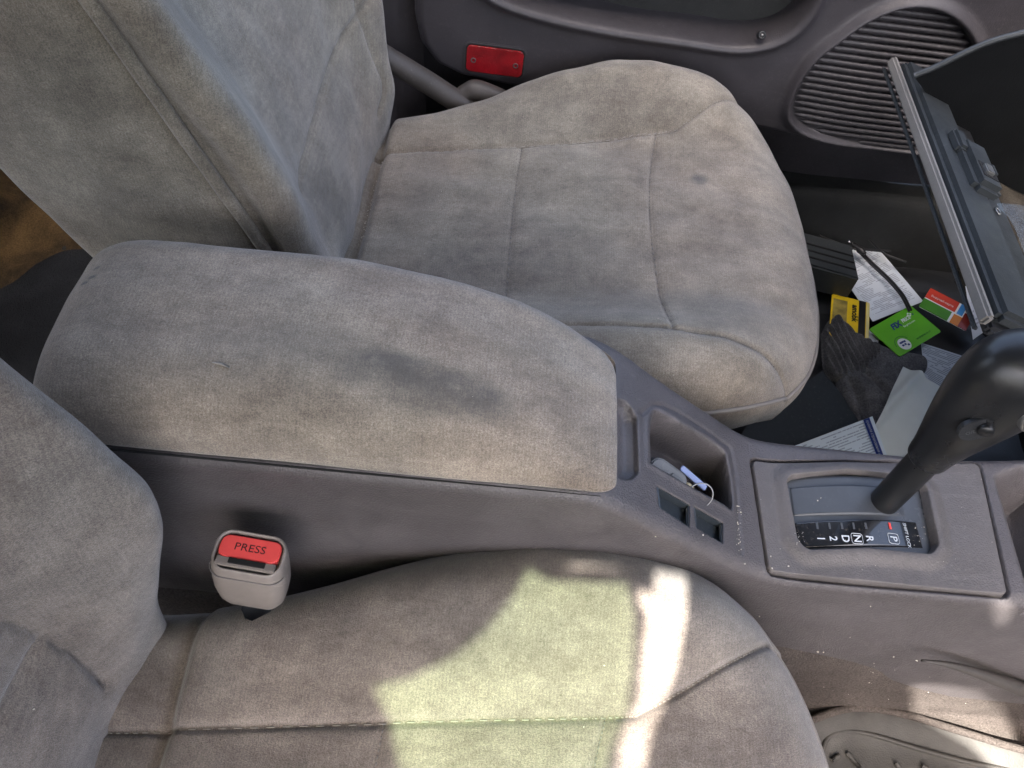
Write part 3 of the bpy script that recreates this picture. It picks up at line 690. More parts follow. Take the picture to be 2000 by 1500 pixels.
seamz = [loc2w(fb, np.array([a, b, -.011])) for a, b in rrect(.0541, .0316, .0107, 7)]
tube('shell_seam', seamz[14:27], .0005, 'thread', shell, 5)
fb2 = frame(btop - fb[3] * .0012 + fb[2] * .0030, fb[1], None, fb[3] - fb[2] * .12)
rb = prism('press_button', rrect(.0432, .0172, .0056, 6), -.006, .0042, 'red_button', bk, fb2, .0014, False, 3)
text('letter', 'PRESS', .0080, (fb2[0] + fb2[3] * .0043, fb2[1], fb2[2], fb2[3]), 'ink_dark', rb, 0, 1.12)
box('slot', (.001, -.0083, .0006), (.026, .0042, .004), 'gap_black', bk, fb, .0003)
box('slot_lip', (0, -.0085, -.0004), (.042, .0062, .0040), 'buckle_plastic', bk, fb, .0006)
tube('stalk', [loc2w(fb, np.array([0, 0, -.08])), loc2w(fb, np.array([0, .005, -.13])), loc2w(fb, np.array([-.02, .01, -.2]))], .012, 'black_plastic', bk, 10)

# ------------------------------------------------------------------ keys and odds in the console bin
kp = surf(1310, 930) + np.array([0, .004, -.026])
kf = thing('key_fob', kp, 'dark grey car key fob lying in the console bin', 'key')
ff = frame(surf(1303, 936) + np.array([0, .007, -.010]), (.9, -.30, -.5), None, (.1, -.5, .9))
fobo = prism('fob_body', rrect(.036, .022, .008, 6), -.004, .005, 'slot_plastic', kf, ff, .002, False, 3)
prism('fob_button', rrect(.012, .011, .002, 4, .007, .001), .0045, .0062, 'switch_blank', kf, ff, .0006)
krp = surf(1366, 988) + np.array([.001, .009, .000])
kr = tag(tube('key_ring', [krp + .0105 * np.array([math.cos(t), .7 * math.sin(t) + .1 * math.cos(t), .7 * math.sin(t)]) for t in np.linspace(0, 2 * np.pi, 40, endpoint=False)], .0006, 'ring_metal', None, 8, True), 'thin chrome split ring standing in the console bin', 'key ring')
cdp = frame(surf(1362, 948) + np.array([0, .012, -.010]), (.75, -.35, -.42), None, (.2, -.3, .85))
tag(prism('plastic_tag', rrect(.028, .005, .001, 3), -.001, .001, 'blue_white_card', None, cdp, .0003), 'pale blue plastic tag beside the keys in console bin', 'tag')
for i, (px, py, dd, lb) in enumerate(((1326, 950, .012, 'left'), (1342, 968, .010, 'right'))):
    cp = surf(px, py) + np.array([0, .008, -dd])
    tag(lathe('coin', [(-.0008, .0002), (-.0008, .0092), (.0008, .0092), (.0008, .0002)], cp, (.5 - .6 * i, -.6, .5), 'brass', None, 28),
        'dull brass coin resting against the key fob' if i == 0 else 'dull brass coin half hidden behind the chrome key ring', 'coin')
#FAR
# ------------------------------------------------------------------ passenger door
door = thing('passenger_door', (.2, .95, .15), 'dark purple plastic inner door panel on the far side of the car', 'car door')
YD = .945
def XZ(pts): return [(at(a, b, y=YD)[0], at(a, b, y=YD)[2]) for a, b in pts]
rim_px = [(880, -140), (940, -40), (990, -2), (1090, 28), (1200, 50), (1330, 70), (1430, 85), (1490, 80), (1535, 62), (1570, 28), (1595, -20), (1640, -140)]
pocket = [tuple(p) for p in spline(XZ(rim_px), 80)]
outl = XZ([(805, -200), (806, 40), (818, 92), (850, 135), (900, 160), (960, 172), (1200, 225), (1530, 268), (1800, 303), (2300, 360), (2300, -300)])
spk = XZ([(1543, 215), (1556, 168), (1592, 115), (1645, 72), (1705, 33), (1775, 11), (1845, 22), (1895, 70), (1915, 150), (1905, 240), (1860, 285), (1780, 287), (1690, 277), (1605, 258), (1560, 240)]); spk = smooth_poly(spk, 80)
nx, nz = 520, 300
X, Z = np.meshgrid(np.linspace(-.28, .85, nx), np.linspace(.12, .62, nz), indexing='ij')
sp, so_, sk = sdf(X, Z, pocket), roundsdf(X, Z, outl, .02), sdf(X, Z, spk)
Y = np.full_like(X, YD)
Y += .055 * ss(.001, -.006, sp) - .010 * np.exp(-((sp - .007) / .008) ** 2)
Y += .016 * ss(-.018, .0, so_) ** 2 + .05 * ss(-.001, .006, so_)
Y -= .010 * np.exp(-((sk - .003) / .0075) ** 2); Y += .008 * ss(.002, -.004, sk)
Y += .02 * ss(.26, .15, Z) - .012 * ss(.30, .45, X) * ss(.45, .25, Z)
P = np.stack([X, Y, Z], -1); P[..., 1] += .0008 * wob(P, 25)
panel = grid_obj('door_panel', P, 'door_plastic', door, flip=True)
# lining of the map pocket, behind the rim
pl = np.array(pocket); pc = pl.mean(0)
X2, Z2 = np.meshgrid(np.linspace(pl[:, 0].min() - .02, pl[:, 0].max() + .02, 60), np.linspace(pl[:, 1].min() - .03, pl[:, 1].max(), 30), indexing='ij')
P = np.stack([X2, np.full_like(X2, YD + .046), Z2], -1); P[..., 1] += .002 * wob(P, 40); grid_obj('pocket_lining', P, 'pocket_lining', door, flip=True)
# clip on the pocket edge
cp = at(1487, 68, y=YD - .002); fc = frame(cp, (1, 0, .1), None, (0, -1, .4))
clip = lathe('clip', [(-.004, .0055), (.003, .0055), (.005, .0045), (.005, .0028), (.001, .0026)], cp, (0, -.9, .5), 'black_plastic', door, 18)
lathe('clip_pin', [(0, .002), (.006, .002), (.0065, .0003)], cp, (0, -.9, .5), 'dull_metal', clip, 10)
# speaker grille: each rib its own bar, clipped to the outline
ym = YD - .0135
pk = np.array(spk); sl = math.tan(math.radians(0.2))
cnt = 0
for k in range(-3, 27):
    z0 = .232 + k * .0090
    xs = np.linspace(.28, .62, 260); zz = z0 - .10 * (xs - .40) * .35
    ins = sdf(xs, zz, spk) < -.0035
    if ins.sum() < 8: continue
    xi = xs[ins]; zi = zz[ins]; m = 24; ii = np.linspace(0, len(xi) - 1, m).astype(int)
    yb = YD + .004 - .012 * ss(.30, .45, xi[ii]) * ss(.45, .25, zi[ii]) + .02 * ss(.26, .15, zi[ii])
    pts = np.stack([xi[ii], yb, zi[ii]], -1); ends = np.ones(m); ends[0] = ends[-1] = .3
    tube('speaker_rib', pts, .0037 * ends, 'door_plastic', door, 8)
# red reflector
rc = at(966, 113, y=YD - .001); pr = [at(a, b, y=YD - .001) for a, b in ((911, 84), (1024, 99), (1019, 148), (912, 135))]
ex = pr[1] - pr[0]; W_ = np.linalg.norm(ex); Hh = np.linalg.norm(pr[3] - pr[0]); fr = frame(np.mean(pr, 0) + np.array([0, .0, 0]), ex, None, (0, -1, .05))
prism('reflector_bezel', rrect(W_ + .007, Hh + .007, .008, 6), -.01, .0022, 'door_plastic', door, fr, .0012)
prism('reflector_gap', rrect(W_ + .0022, Hh + .0022, .007, 6), -.004, .0027, 'gap_black', door, fr, 0)
lensr = prism('reflector', rrect(W_ - .001, Hh - .001, .006, 6), -.004, .0046, 'red_reflector', door, fr, .0016, False, 3)
for sx in (-1, 1): 
    lathe('screw', [(.0, .0036), (.0005, .0036), (.0005, .0022), (-.0006, .0018), (-.0006, .0002)], loc2w(fr, np.array([sx * W_ * .37, -.002, .0046])), fr[3], 'screw_metal', lensr, 16)
# pillar trim beside the door
P = np.zeros((40, 30, 3)); xs = np.linspace(-.62, -.165, 40); zs = np.linspace(.1, .62, 30)
P[..., 0] = xs[:, None]; P[..., 2] = zs[None]; P[..., 1] = .968 + .03 * ss(-.20, -.165, xs)[:, None] - .006 * np.exp(-((xs + .195) / .008) ** 2)[:, None]
tag(grid_obj('pillar_trim', P, 'door_plastic', None, flip=True), 'plain dark plastic pillar trim behind the far door', 'trim panel')
# sill plate with two bright strips
sp0, sp1 = at(745, 175, z=.135), at(812, 205, z=.135)
spl = thing('sill_plate', sp0, 'grey plastic sill plate with bright strips behind the far seat', 'sill plate')
fs = frame((sp0 + sp1) / 2, (1, .0, 0), (0, 1, 0)); box('plate', (-.02, 0, 0), (.30, .075, .008), 'green_grey_plastic', spl, fs, .002)
for yy in (-.012, .006): box('strip', (-.02, yy, .0052), (.29, .004, .003), 'dull_metal', spl, fs, .0005)
# seat-side trim: recliner cover and lever of the far seat
tube('side_cover', spline([at(700, 80, y=.885), at(800, 140, y=.89), at(840, 164, y=.895), at(880, 190, y=.895), at(920, 215, y=.895)], 20), [.010] + [.0145] * 18 + [.010], 'taupe_plastic', ps, 20)
tube('recliner_lever', spline([at(892, 200, y=.90), at(915, 182, y=.905), at(935, 178, y=.905), at(990, 200, y=.905)], 16), [.010] + [.014] * 14 + [.010], 'taupe_plastic', ps, 16)

# ------------------------------------------------------------------ glove box
zE = .425; gA = at(1722, 92, z=zE); gB = at(1992, 642, z=zE)
gl = thing('glove_box', (gA + gB) / 2, 'open dark glove box lid with pale edge strip above the far footwell', 'glove box')
ey_ = gA - gB; GLn = np.linalg.norm(ey_); dn = np.array([.93, -.05, -.36]); fg = frame((gA + gB) / 2, dn, ey_)   # x: towards the dash, y: along the lid, z: up from inner face
if fg[3][2] < 0: fg = (fg[0], fg[1], fg[2], -fg[3])
def lidbox(n, c, s, mat, parent=gl, bev=.002): return box(n, c, s, mat, parent, fg, bev)
lid = lidbox('lid', (.054, 0, -.015), (.10, GLn, .010), 'black_plastic', bev=.003)
lidbox('edge_strip', (-.0035, 0, -.0070), (.008, GLn - .002, .012), 'trim_strip', bev=.0025)
lidbox('edge_line', (-.0045, 0, -.0185), (.005, GLn - .002, .003), 'green_grey_plastic', bev=.001)
inner = lidbox('inner_skin', (.030, .0, -.003), (.050, GLn - .012, .016), 'green_grey_plastic', bev=.005)
False and lidbox('inner_ridge', (.044, GLn * .27, .006), (.018, GLn * .34, .012), 'green_grey_plastic', inner, .004)
hs_ = lidbox('latch_housing', (.046, GLn * .035, .008), (.036, .080, .018), 'green_grey_plastic', gl, .006)
lidbox('latch_socket', (.047, .002, .0166), (.020, .024, .002), 'gap_black', hs_, .0004)
lidbox('latch', (.045, .001, .0182), (.010, .014, .006), 'dull_metal', hs_, .001)
lidbox('latch_tongue', (.054, .006, .0182), (.004, .016, .004), 'green_grey_plastic', hs_, .0006)
lidbox('release_tab', (.032, GLn * .12, .009), (.016, .034, .012), 'green_grey_plastic', hs_, .003)
for i, (xx, yy) in enumerate(((.082, .035), (.086, -.01))):
    tube('screw', [loc2w(fg, np.array([xx + .003 * math.cos(t), yy + .005 * math.sin(t), -.0085])) for t in np.linspace(0, 2 * np.pi, 14, endpoint=False)], .0008, 'dull_metal', gl, 5, True)
# bin: far side wall with its bright rim, lined floor
wl = [at(a, b, y=.80) for a, b in ((1786, 150), (1830, 132), (1900, 98), (1960, 76), (2080, 48), (2080, 420), (1900, 330), (1850, 240))]
V = wl + [p + np.array([0, .004, 0]) for p in wl]; n = len(wl); Fc = [tuple(range(n)), tuple(range(2 * n - 1, n - 1, -1))] + [(i, i + n, (i + 1) % n + n, (i + 1) % n) for i in range(n)]
wall_ = mesh_obj('bin_wall', V, Fc, 'bin_black', gl, False)
tube('bin_rim', spline([p + np.array([0, .002, 0]) for p in wl[:5]], 30), .0034, 'green_grey_plastic', wall_, 8)
u, v = np.meshgrid(np.linspace(.060, .42, 40), np.linspace(-.5, .44, 40), indexing='ij')
P = loc2w(fg, np.stack([u, v * GLn, -.016 - .03 * ss(.08, .14, u)], -1)); P[..., 2] += .002 * wob(P, 40)
grid_obj('bin_floor', P, 'lining_brown', gl)
# a crumpled clear film stuck to the inner skin
u, v = np.meshgrid(np.linspace(0, 1, 24), np.linspace(0, 1, 40), indexing='ij')
P = loc2w(fg, np.stack([.054 + .045 * u + .03 * v * (1 - u), -.035 - .125 * v, .008 + .010 * np.sin(u * 3) + 0 * u], -1)); P += (.0022 * wob(P, 120))[..., None] * fg[3]
tag(grid_obj('clear_film', P, 'clear_film'), 'crumpled clear plastic film stuck to the glove box lid', 'film')

# ------------------------------------------------------------------ things in the far footwell
ZF = -.004
u, v = np.meshgrid(np.linspace(0, 1, 150), np.linspace(0, 1, 150), indexing='ij')
P = np.stack([.33 + .52 * u, .455 + .50 * v, ZF + 0 * u], -1)
P[..., 2] += .0015 * wob(P, 30) + .003 * np.abs(wob(P[..., [1, 0, 2]] * [1, .25, 1], 70)) * ss(.3, .7, v) + .10 * ss(.74, .86, P[..., 0])
matp = tag(grid_obj('passenger_mat', P, 'black_plastic'), 'creased black rubber mat in the far footwell', 'floor mat')
def quadP(px4, z, n=26, amp=.002, f=30, curl=None):
    c = [at(a, b, z=z) for a, b in px4]; u, v = np.meshgrid(np.linspace(0, 1, n), np.linspace(0, 1, n), indexing='ij')
    P = (1 - u)[..., None] * (1 - v)[..., None] * c[0] + u[..., None] * (1 - v)[..., None] * c[1] + u[..., None] * v[..., None] * c[2] + (1 - u)[..., None] * v[..., None] * c[3]
    P[..., 2] += amp * wob(P, f)
    if curl is not None: P[..., 2] += curl(u, v)
    return P
def paper(px4, z, mat, label, amp=.0015, f=25, curl=None, name='paper_sheet', grp='papers in the footwell'):
    return tag(grid_obj(name, quadP(px4, z, 30, amp, f, curl), mat, uv=True), label, 'paper', grp)
paper(((1626, 508), (1702, 470), (1804, 588), (1704, 629)), .022, 'paper_text', 'white printed sheet with columns of small type under the black cable', .0012)
paper(((1684, 640), (1722, 652), (1712, 676), (1690, 692)), .018, 'paper_text', 'scrap of white paper between the yellow card and green card', .0006)
paper(((1872, 576), (1916, 573), (1944, 640), (1900, 664)), .03, 'paper_curl', 'curled white receipt beside the pale glove box edge', .0008, 20, lambda u, v: .03 * np.sin(np.pi * np.clip(u * .5 + .25, 0, 1)) - .02 * v)
paper(((1798, 670), (1884, 697), (1850, 772), (1806, 742)), .02, 'paper_dense', 'grey-white slip ruled with dense close lines', .0008)
paper(((1764, 716), (1850, 762), (1762, 935), (1684, 880)), .03, 'paper_plain', 'blank off-white envelope with a bent corner near the gear lever', .001, 18, lambda u, v: .010 * np.exp(-((u + .6 * v - .35) / .12) ** 2))
form = paper(((1528, 880), (1704, 813), (1742, 915), (1566, 985)), .036, 'paper_form', 'white form with a navy stripe lying behind the console', .0006)
fq = [at(a, b, z=.0375) for a, b in ((1686, 820), (1698, 815.5), (1736, 917), (1724, 921))]
mesh_obj('navy_stripe', fq, [(0, 1, 2, 3)], 'card_navy', form, False)
fs_ = frame((fq[0] + fq[1] + fq[2] + fq[3]) / 4 + np.array([0, 0, .0004]), fq[3] - fq[0], None, (0, 0, 1))
text('stripe_text', 'правила страхования и условия', .0058, fs_, 'white_print', form, 0, .85)
def card(px4, z, mat, label, tilt=0.0, name='plastic_card'):
    c = [at(a, b, z=z) for a, b in px4]; ex = c[1] - c[0]; ey = c[3] - c[0]; W = np.linalg.norm(ex); H = np.linalg.norm(ey)
    fr = frame(np.mean(c, 0), ex, None, (0, 0, 1)); ey_n = fr[2]
    if ey_n @ ey < 0: ey_n = -ey_n
    t = thing(name, np.mean(c, 0), label, 'card', 'cards in the footwell')
    prism('card_body', rrect(W, H, .003, 5), -.0005, .0005, mat, t, fr, .0)
    return t, fr, W, H
# green discount card; local x along a->b, y "up" away from the bottom edge
ct, fr, W, H = card(((1697, 645), (1778, 598), (1831, 648), (1764, 694)), .030, 'card_green', 'bright green discount card lying between the papers')
def dec(poly, mat, t, fr, n='card_print', h=.0007): return prism(n, poly, .0004, h, mat, t, fr, 0)
text('card_text', 'FIX', .0135, (fr[0] + fr[1] * -.006 + fr[2] * .0135, fr[1], fr[2], fr[3]), 'card_navy', ct, .0009, 1.0, .25, .0006)
text('card_text', 'PRICE', .0085, (fr[0] + fr[1] * .018 + fr[2] * .0145, fr[1], fr[2], fr[3]), 'card_white', ct, .0009, .85, .25, .0003)
text('card_text', 'fix-price.com', .0048, (fr[0] + fr[1] * .016 + fr[2] * .006, fr[1], fr[2], fr[3]), 'card_white', ct, .0009, 1.0)
text('card_text', '0120 0146 32 17', .0042, (fr[0] + fr[1] * .018 + fr[2] * -.021, fr[1], fr[2], fr[3]), 'card_green_dark', ct, .0009, 1.1)
cc = (-.022, -.0175)
def disc(r, n=28, a0=0, a1=6.2832): return [(cc[0] + r * math.cos(a0 + (a1 - a0) * k / n), cc[1] + r * math.sin(a0 + (a1 - a0) * k / n)) for k in range(n if a1 > 6.2 else n + 1)]
dec([p for p in disc(.0105)], 'card_white', ct, fr, 'card_disc')
dec(disc(.0150, 20, .4, 3.0) + disc(.0141, 20, .4, 3.0)[::-1], 'card_green_dark', ct, fr, 'card_ring')
for k, (a, b) in enumerate(((-.004, .004), (.000, .004), (.004, .0035), (-.004, -.001), (.001, -.001), (.005, -.004))):
    dec(rrect(.0036, .0032, .0003, 2, cc[0] + a, cc[1] + b), 'card_navy', ct, fr, 'card_square', .0010)
for k, (a, b) in enumerate(((.027, .0185), (.030, .016), (.033, .0185), (.030, .021), (.036, .016))):
    dec(rrect(.0024, .0024, .0002, 2, a, b), 'card_white' if k < 4 else 'card_navy', ct, fr, 'card_square', .0010)
# yellow card with a black magnetic stripe
ct, fr, W, H = card(((1624, 574), (1698, 592), (1694, 694), (1620, 676)), .026, 'card_yellow', 'yellow plastic card with black magnetic stripe beside the knitted glove')
dec([(W * .22, -H * .5), (W * .40, -H * .5), (W * .40, H * .5), (W * .22, H * .5)], 'card_black', ct, fr, 'magnetic_stripe')
dec([(W * .42, -H * .49), (W * .495, -H * .49), (W * .495, H * .49), (W * .42, H * .49)], 'card_yellow_pale', ct, fr, 'card_edge')
dec([(-W * .45, -H * .1), (-W * .08, -H * .1), (-W * .08, H * .42), (-W * .45, H * .42)], 'card_scratch', ct, fr, 'scratch_panel')
text('card_text', 'amobk', .013, (fr[0] + fr[1] * W * .12 + fr[2] * H * .22, -fr[2], fr[1], fr[3]), 'card_black', ct, .0009, 1.0, 0, .0004)
# red and green card
ct, fr, W, H = card(((1813, 560), (1903, 606), (1890, 652), (1799, 600)), .030, 'card_white', 'red and green loyalty card partly under the curled receipt')
def q4(a, b, c, d, m, n): dec([(W * (a - .5), H * (.5 - c)), (W * (b - .5), H * (.5 - c)), (W * (b - .5), H * (.5 - d)), (W * (a - .5), H * (.5 - d))], m, ct, fr, n)
q4(.0, .64, .0, .49, 'card_red', 'red_field'); q4(.0, .60, .54, 1, 'card_green_mid', 'green_field'); q4(.68, .80, .0, .5, 'card_blue', 'blue_field'); q4(.65, .82, .56, 1, 'card_orange', 'orange_field'); q4(.82, 1, .3, 1, 'card_red_dark', 'dark_field')
text('card_text', 'Выручай-карта', .0062, (fr[0] + fr[1] * -W * .17 + fr[2] * H * .2, fr[1], fr[2], fr[3]), 'card_white', ct, .0009, .8)
# knitted glove: ribbed cuff and palm with folds
gv = thing('knitted_glove', at(1680, 730, z=.01), 'dark grey knitted work glove with a ribbed cuff on the mat', 'glove')
def dome(name, px, z0, h, mat, parent, fn=None, n=150, rnd=.012, edge=.014):
    q = [at(a, b, z=z0)[:2] for a, b in px]; q = list(spline(q + [q[0]], 60)[:-1]); qa = np.array(q); lo, hi = qa.min(0) - .004, qa.max(0) + .004
    X, Y = np.meshgrid(np.linspace(lo[0], hi[0], n), np.linspace(lo[1], hi[1], n), indexing='ij'); s = sdf(X, Y, [tuple(p) for p in q])
    t = np.clip(-s / edge, 0, 1); Z = z0 + h * np.sqrt(np.clip(1 - (1 - t) ** 2, 0, 1)); P = np.stack([X, Y, Z], -1)
    if fn is not None: P[..., 2] += fn(X, Y) * ss(0, .01, -s)
    P[..., 2] += .0016 * wob(P, 80) * ss(0, .01, -s)
    keep = s < .0015; P[..., 2] = np.where(s > 0, z0 - .004, P[..., 2])
    Fc = [f for f in grid_faces(n, n) if all(keep.ravel()[i] for i in f)]
    return mesh_obj(name, P.reshape(-1, 3), Fc, mat, parent)
g_ax = (at(1720, 800, z=.02) - at(1640, 640, z=.02))[:2]; g_ax /= np.linalg.norm(g_ax); g_pp = np.array([-g_ax[1], g_ax[0]])
dome('cuff', ((1606, 650), (1628, 622), (1672, 660), (1720, 690), (1690, 730), (1640, 745), (1612, 720)), .016, .017, 'knit_grey', gv, lambda X, Y: .0042 * np.sin((X * g_pp[0] + Y * g_pp[1]) * 2 * np.pi / .0092))
fold1 = [at(a, b, z=.03)[:2] for a, b in ((1665, 740), (1690, 790), (1700, 840))]; fold2 = [at(a, b, z=.03)[:2] for a, b in ((1690, 720), (1740, 770), (1790, 760))]
dome('palm', ((1628, 700), (1690, 672), (1740, 688), (1800, 700), (1806, 730), (1770, 760), (1745, 800), (1735, 840), (1690, 850), (1668, 820), (1640, 770)), .014, .015, 'knit_grey', gv, lambda X, Y: -.012 * np.exp(-(seg_dist(X, Y, fold1) / .006) ** 2) - .008 * np.exp(-(seg_dist(X, Y, fold2) / .006) ** 2))
# dark sheet between seat and console, ridged grey box by the far seat
tag(grid_obj('plastic_sheet', quadP(((1390, 868), (1606, 726), (1712, 850), (1560, 960)), .020, 30, .002, 20), 'blue_black_sheet'), 'smooth blue-black plastic sheet on the floor beside the console', 'plastic sheet')
bxp = [at(a, b, z=.07) for a, b in ((1540, 444), (1664, 478), (1679, 545), (1560, 512))]
bx = thing('ridged_box', np.mean(bxp, 0) * [1, 1, 0], 'dark grey box with ridged top poking out from under the far seat', 'box')
cen = np.mean(bxp, 0); fbx = frame(cen, bxp[1] - bxp[0], None, (0, 0, 1)); pl_ = [((p - cen) @ fbx[1], (p - cen) @ fbx[2]) for p in bxp]
prism('box_body', pl_, -.05, 0, 'green_grey_plastic', bx, fbx, .003)
for k in (.36, .56, .76):
    a = bxp[0] + (bxp[3] - bxp[0]) * k; b = bxp[1] + (bxp[2] - bxp[1]) * k; tube('groove', [a + (b - a) * .03 + [0, 0, .0004], a + (b - a) * .97 + [0, 0, .0004]], .0016, 'gap_black', bx, 6)
# cable
cb = thing('cable', at(1680, 490, z=.03), 'thin black cable looping over the printed sheet', 'cable')
loop = [(1770, 512), (1726, 494), (1690, 462), (1640, 437), (1605, 430), (1588, 440), (1598, 458), (1640, 476), (1672, 487), (1700, 488), (1740, 490)]
tube('cord', spline([at(a, b, z=.045) for a, b in loop], 80), .0016, 'cable_black', cb, 8)
for dx in (0, 4): tube('cord', spline([at(a + dx, b - dx * .5, z=.034 + .003 * (dx > 0)) for a, b in ((1676, 490), (1700, 515), (1735, 548), (1760, 578), (1776, 608))], 40), .0018, 'cable_black', cb, 8)
pA, pB = at(1664, 476, z=.045), at(1690, 496, z=.045); tube('plug', [pA + (pB - pA) * t for t in np.linspace(0, 1, 8)], [.003, .0045, .005, .005, .0058, .0058, .004, .003], 'cable_black', cb, 12)
tube('plug_tip', [pA - (pB - pA) * .25, pA], .0018, 'chrome', cb, 8)

# ------------------------------------------------------------------ driver footwell mat
ZM = .046
mq = [at(a, b, z=ZM) for a, b in ((1600, 1392), (2300, 1560), (2300, 1900), (1600, 1900))]
out_px = [(1520, 1470), (1560, 1420), (1640, 1387), (1700, 1384), (1770, 1397), (1860, 1424), (1950, 1452), (2100, 1500), (2400, 1640)]
mat2 = thing('driver_mat', at(1750, 1450, z=.01), 'worn beige rubber mat with raised rims in the near footwell', 'floor mat')
cl = spline([at(a, b, z=ZM) for a, b in out_px], 90)
n = 60; P = np.zeros((90, n, 3))
for i in range(90):
    e = cl[i]; tgt = np.array([e[0] + .02, -.12, 0.0]); 
    for j in range(n): P[i, j] = e + (tgt - e) * (j / (n - 1)); P[i, j, 2] = ZM - .012 * float(ss(0, .12, j / (n - 1)))
P[..., 2] += .001 * wob(P, 40)
mat_o = grid_obj('mat_body', P, 'mat_rubber', mat2)
tube('mat_rim', cl + [0, 0, .001], .0042, 'carpet_taupe', mat2, 10)
r2 = spline([at(a, b, z=ZM - .008) for a, b in ((1605, 1470), (1618, 1440), (1650, 1428), (1700, 1434), (1780, 1458), (1880, 1486), (2000, 1512), (2200, 1570))], 70)
tube('mat_ridge', r2, .0028, 'mat_rubber', mat2, 10)
for a, b, c, d in ((1655, 1470, 1680, 1500), (1625, 1485, 1640, 1475), (1750, 1490, 1765, 1510), (1800, 1495, 1812, 1500)):
    tube('mat_stud', [at(a, b, z=ZM - .009), at(c, d, z=ZM - .009)], .0024, 'mat_rubber', mat2, 8)
# pale trim fin at the console foot
tube_p = [at(a, b, y=.222) for a, b in ((1800, 1290), (1860, 1300), (1930, 1322), (2010, 1352), (2100, 1390))]
tube('kick_trim', spline(tube_p, 30), list(np.linspace(.001, .010, 30)), 'taupe_plastic', con, 12)

# ------------------------------------------------------------------ behind the seats
rq = [at(a, b, z=.03)[:2] for a, b in ((-60, 590), (20, 556), (80, 512), (150, 488), (230, 520), (300, 800), (-60, 900))]
rqa = np.array(rq); 
prism('x', [(0, 0), (1, 0), (1, 1)], 0, .1, 'gap_black') if False else None
rm = thing('rear_black_sheet', at(90, 620, z=.02), 'flat black sheet on the rear floor behind the armrest', 'floor mat')  # plain black sheet with a rounded outline, laid over the rear floor
prism('mat_body', [tuple(p) for p in np.vstack([spline(rqa, 40)])], .02, .034, 'carpet_black', rm, None, .003)
#ROOF
# ------------------------------------------------------------------ where a line of sight meets what is built so far
from mathutils.bvhtree import BVHTree
def make_bvh(objs):
    V, Fc = [], []
    for o in objs:
        k = len(V); V += [v.co[:] for v in o.data.vertices]; Fc += [tuple(k + i for i in p.vertices) for p in o.data.polygons]
    return BVHTree.FromPolygons(V, Fc)
def hit(px, py, tree=None):
    r = Vector(ray(px, py)).normalized(); h = (tree or TREE).ray_cast(Vector(CAM), r)
    return None if h[0] is None else np.array(h[0][:])
TREE = make_bvh([dc_, body, tunnel_o, mat_o])
# roof added above the frame; openings and green pane shaped to cast sun patches
ZR = 1.16
def sunproj(p): p = np.asarray(p, float); t = (ZR - p[2]) / SUN[2]; return (p + SUN * t)[:2]
def patch(px, **k):
    out = []
    for i in range(len(px)):
        a, b = np.array(px[i], float), np.array(px[(i + 1) % len(px)], float); n = max(1, int(np.hypot(*(b - a)) / 30))
        for t in range(n):
            q = a + (b - a) * t / n; h = hit(q[0], q[1]); out.append(sunproj(h if h is not None else at(q[0], q[1], **k)))
    return out
glass_hole = patch([(1030, 1112), (1078, 1136), (1225, 1140), (1230, 1170), (1238, 1205), (1236, 1290), (1226, 1400), (1190, 1480), (1176, 1600), (800, 1600), (772, 1500), (757, 1420), (716, 1345), (800, 1326), (890, 1280), (950, 1230), (1000, 1170)], z=.345)
holes = [glass_hole,
         patch([(1280, 1116), (1342, 1126), (1340, 1190), (1324, 1290), (1300, 1370), (1268, 1450), (1240, 1600), (1195, 1600), (1212, 1450), (1246, 1370), (1256, 1260), (1262, 1215), (1244, 1185), (1250, 1150), (1274, 1165)], z=.345),
         patch([(1084, 1110), (1128, 1104), (1205, 1110), (1238, 1120), (1232, 1130), (1140, 1125), (1090, 1124)], z=.345),
         patch([(1915, 1172), (1972, 1180), (1970, 1206), (1948, 1244)], y=.245),
         patch([(1768, 1336), (1830, 1338), (1905, 1350), (1960, 1388), (1985, 1450), (2080, 1570), (1990, 1560), (1890, 1462), (1784, 1402)], z=.05)]
def holed(outer, hs, z0, z1):
    bm = bmesh.new(); es = []
    for loop in [outer] + hs:
        vs = [bm.verts.new((p[0], p[1], z0)) for p in loop]
        for i in range(len(vs)): es.append(bm.edges.new((vs[i], vs[(i + 1) % len(vs)])))
    bmesh.ops.triangle_fill(bm, use_beauty=True, use_dissolve=False, edges=es)
    r = bmesh.ops.extrude_face_region(bm, geom=list(bm.faces))
    for v in r['geom']:
        if isinstance(v, bmesh.types.BMVert): v.co.z = z1
    bmesh.ops.recalc_face_normals(bm, faces=bm.faces); bm.verts.index_update()
    V = [v.co[:] for v in bm.verts]; Fc = [tuple(v.index for v in f.verts) for f in bm.faces]; bm.free(); return V, Fc
V, Fc = holed([(-1.3, -.60), (.66, -.60), (.66, .70), (-1.3, .70)], holes, ZR, ZR + .012)
sun_mask_roof = tag(mesh_obj('sun_mask_roof', V, Fc, 'headliner', None, False), kind='structure')
gx = np.array(glass_hole); g0, g1 = gx.min(0) - .012, gx.max(0) + .012
gc = gx.mean(0); gs_ = gc + (gx - gc) * 1.012
b_ = mesh_obj('patch_tint_pane', [(p[0], p[1], ZR + .016) for p in gs_], [tuple(range(len(gs_)))], 'tinted_glass', sun_mask_roof, False)  # green pane added over the shaped opening to tint that sun patch

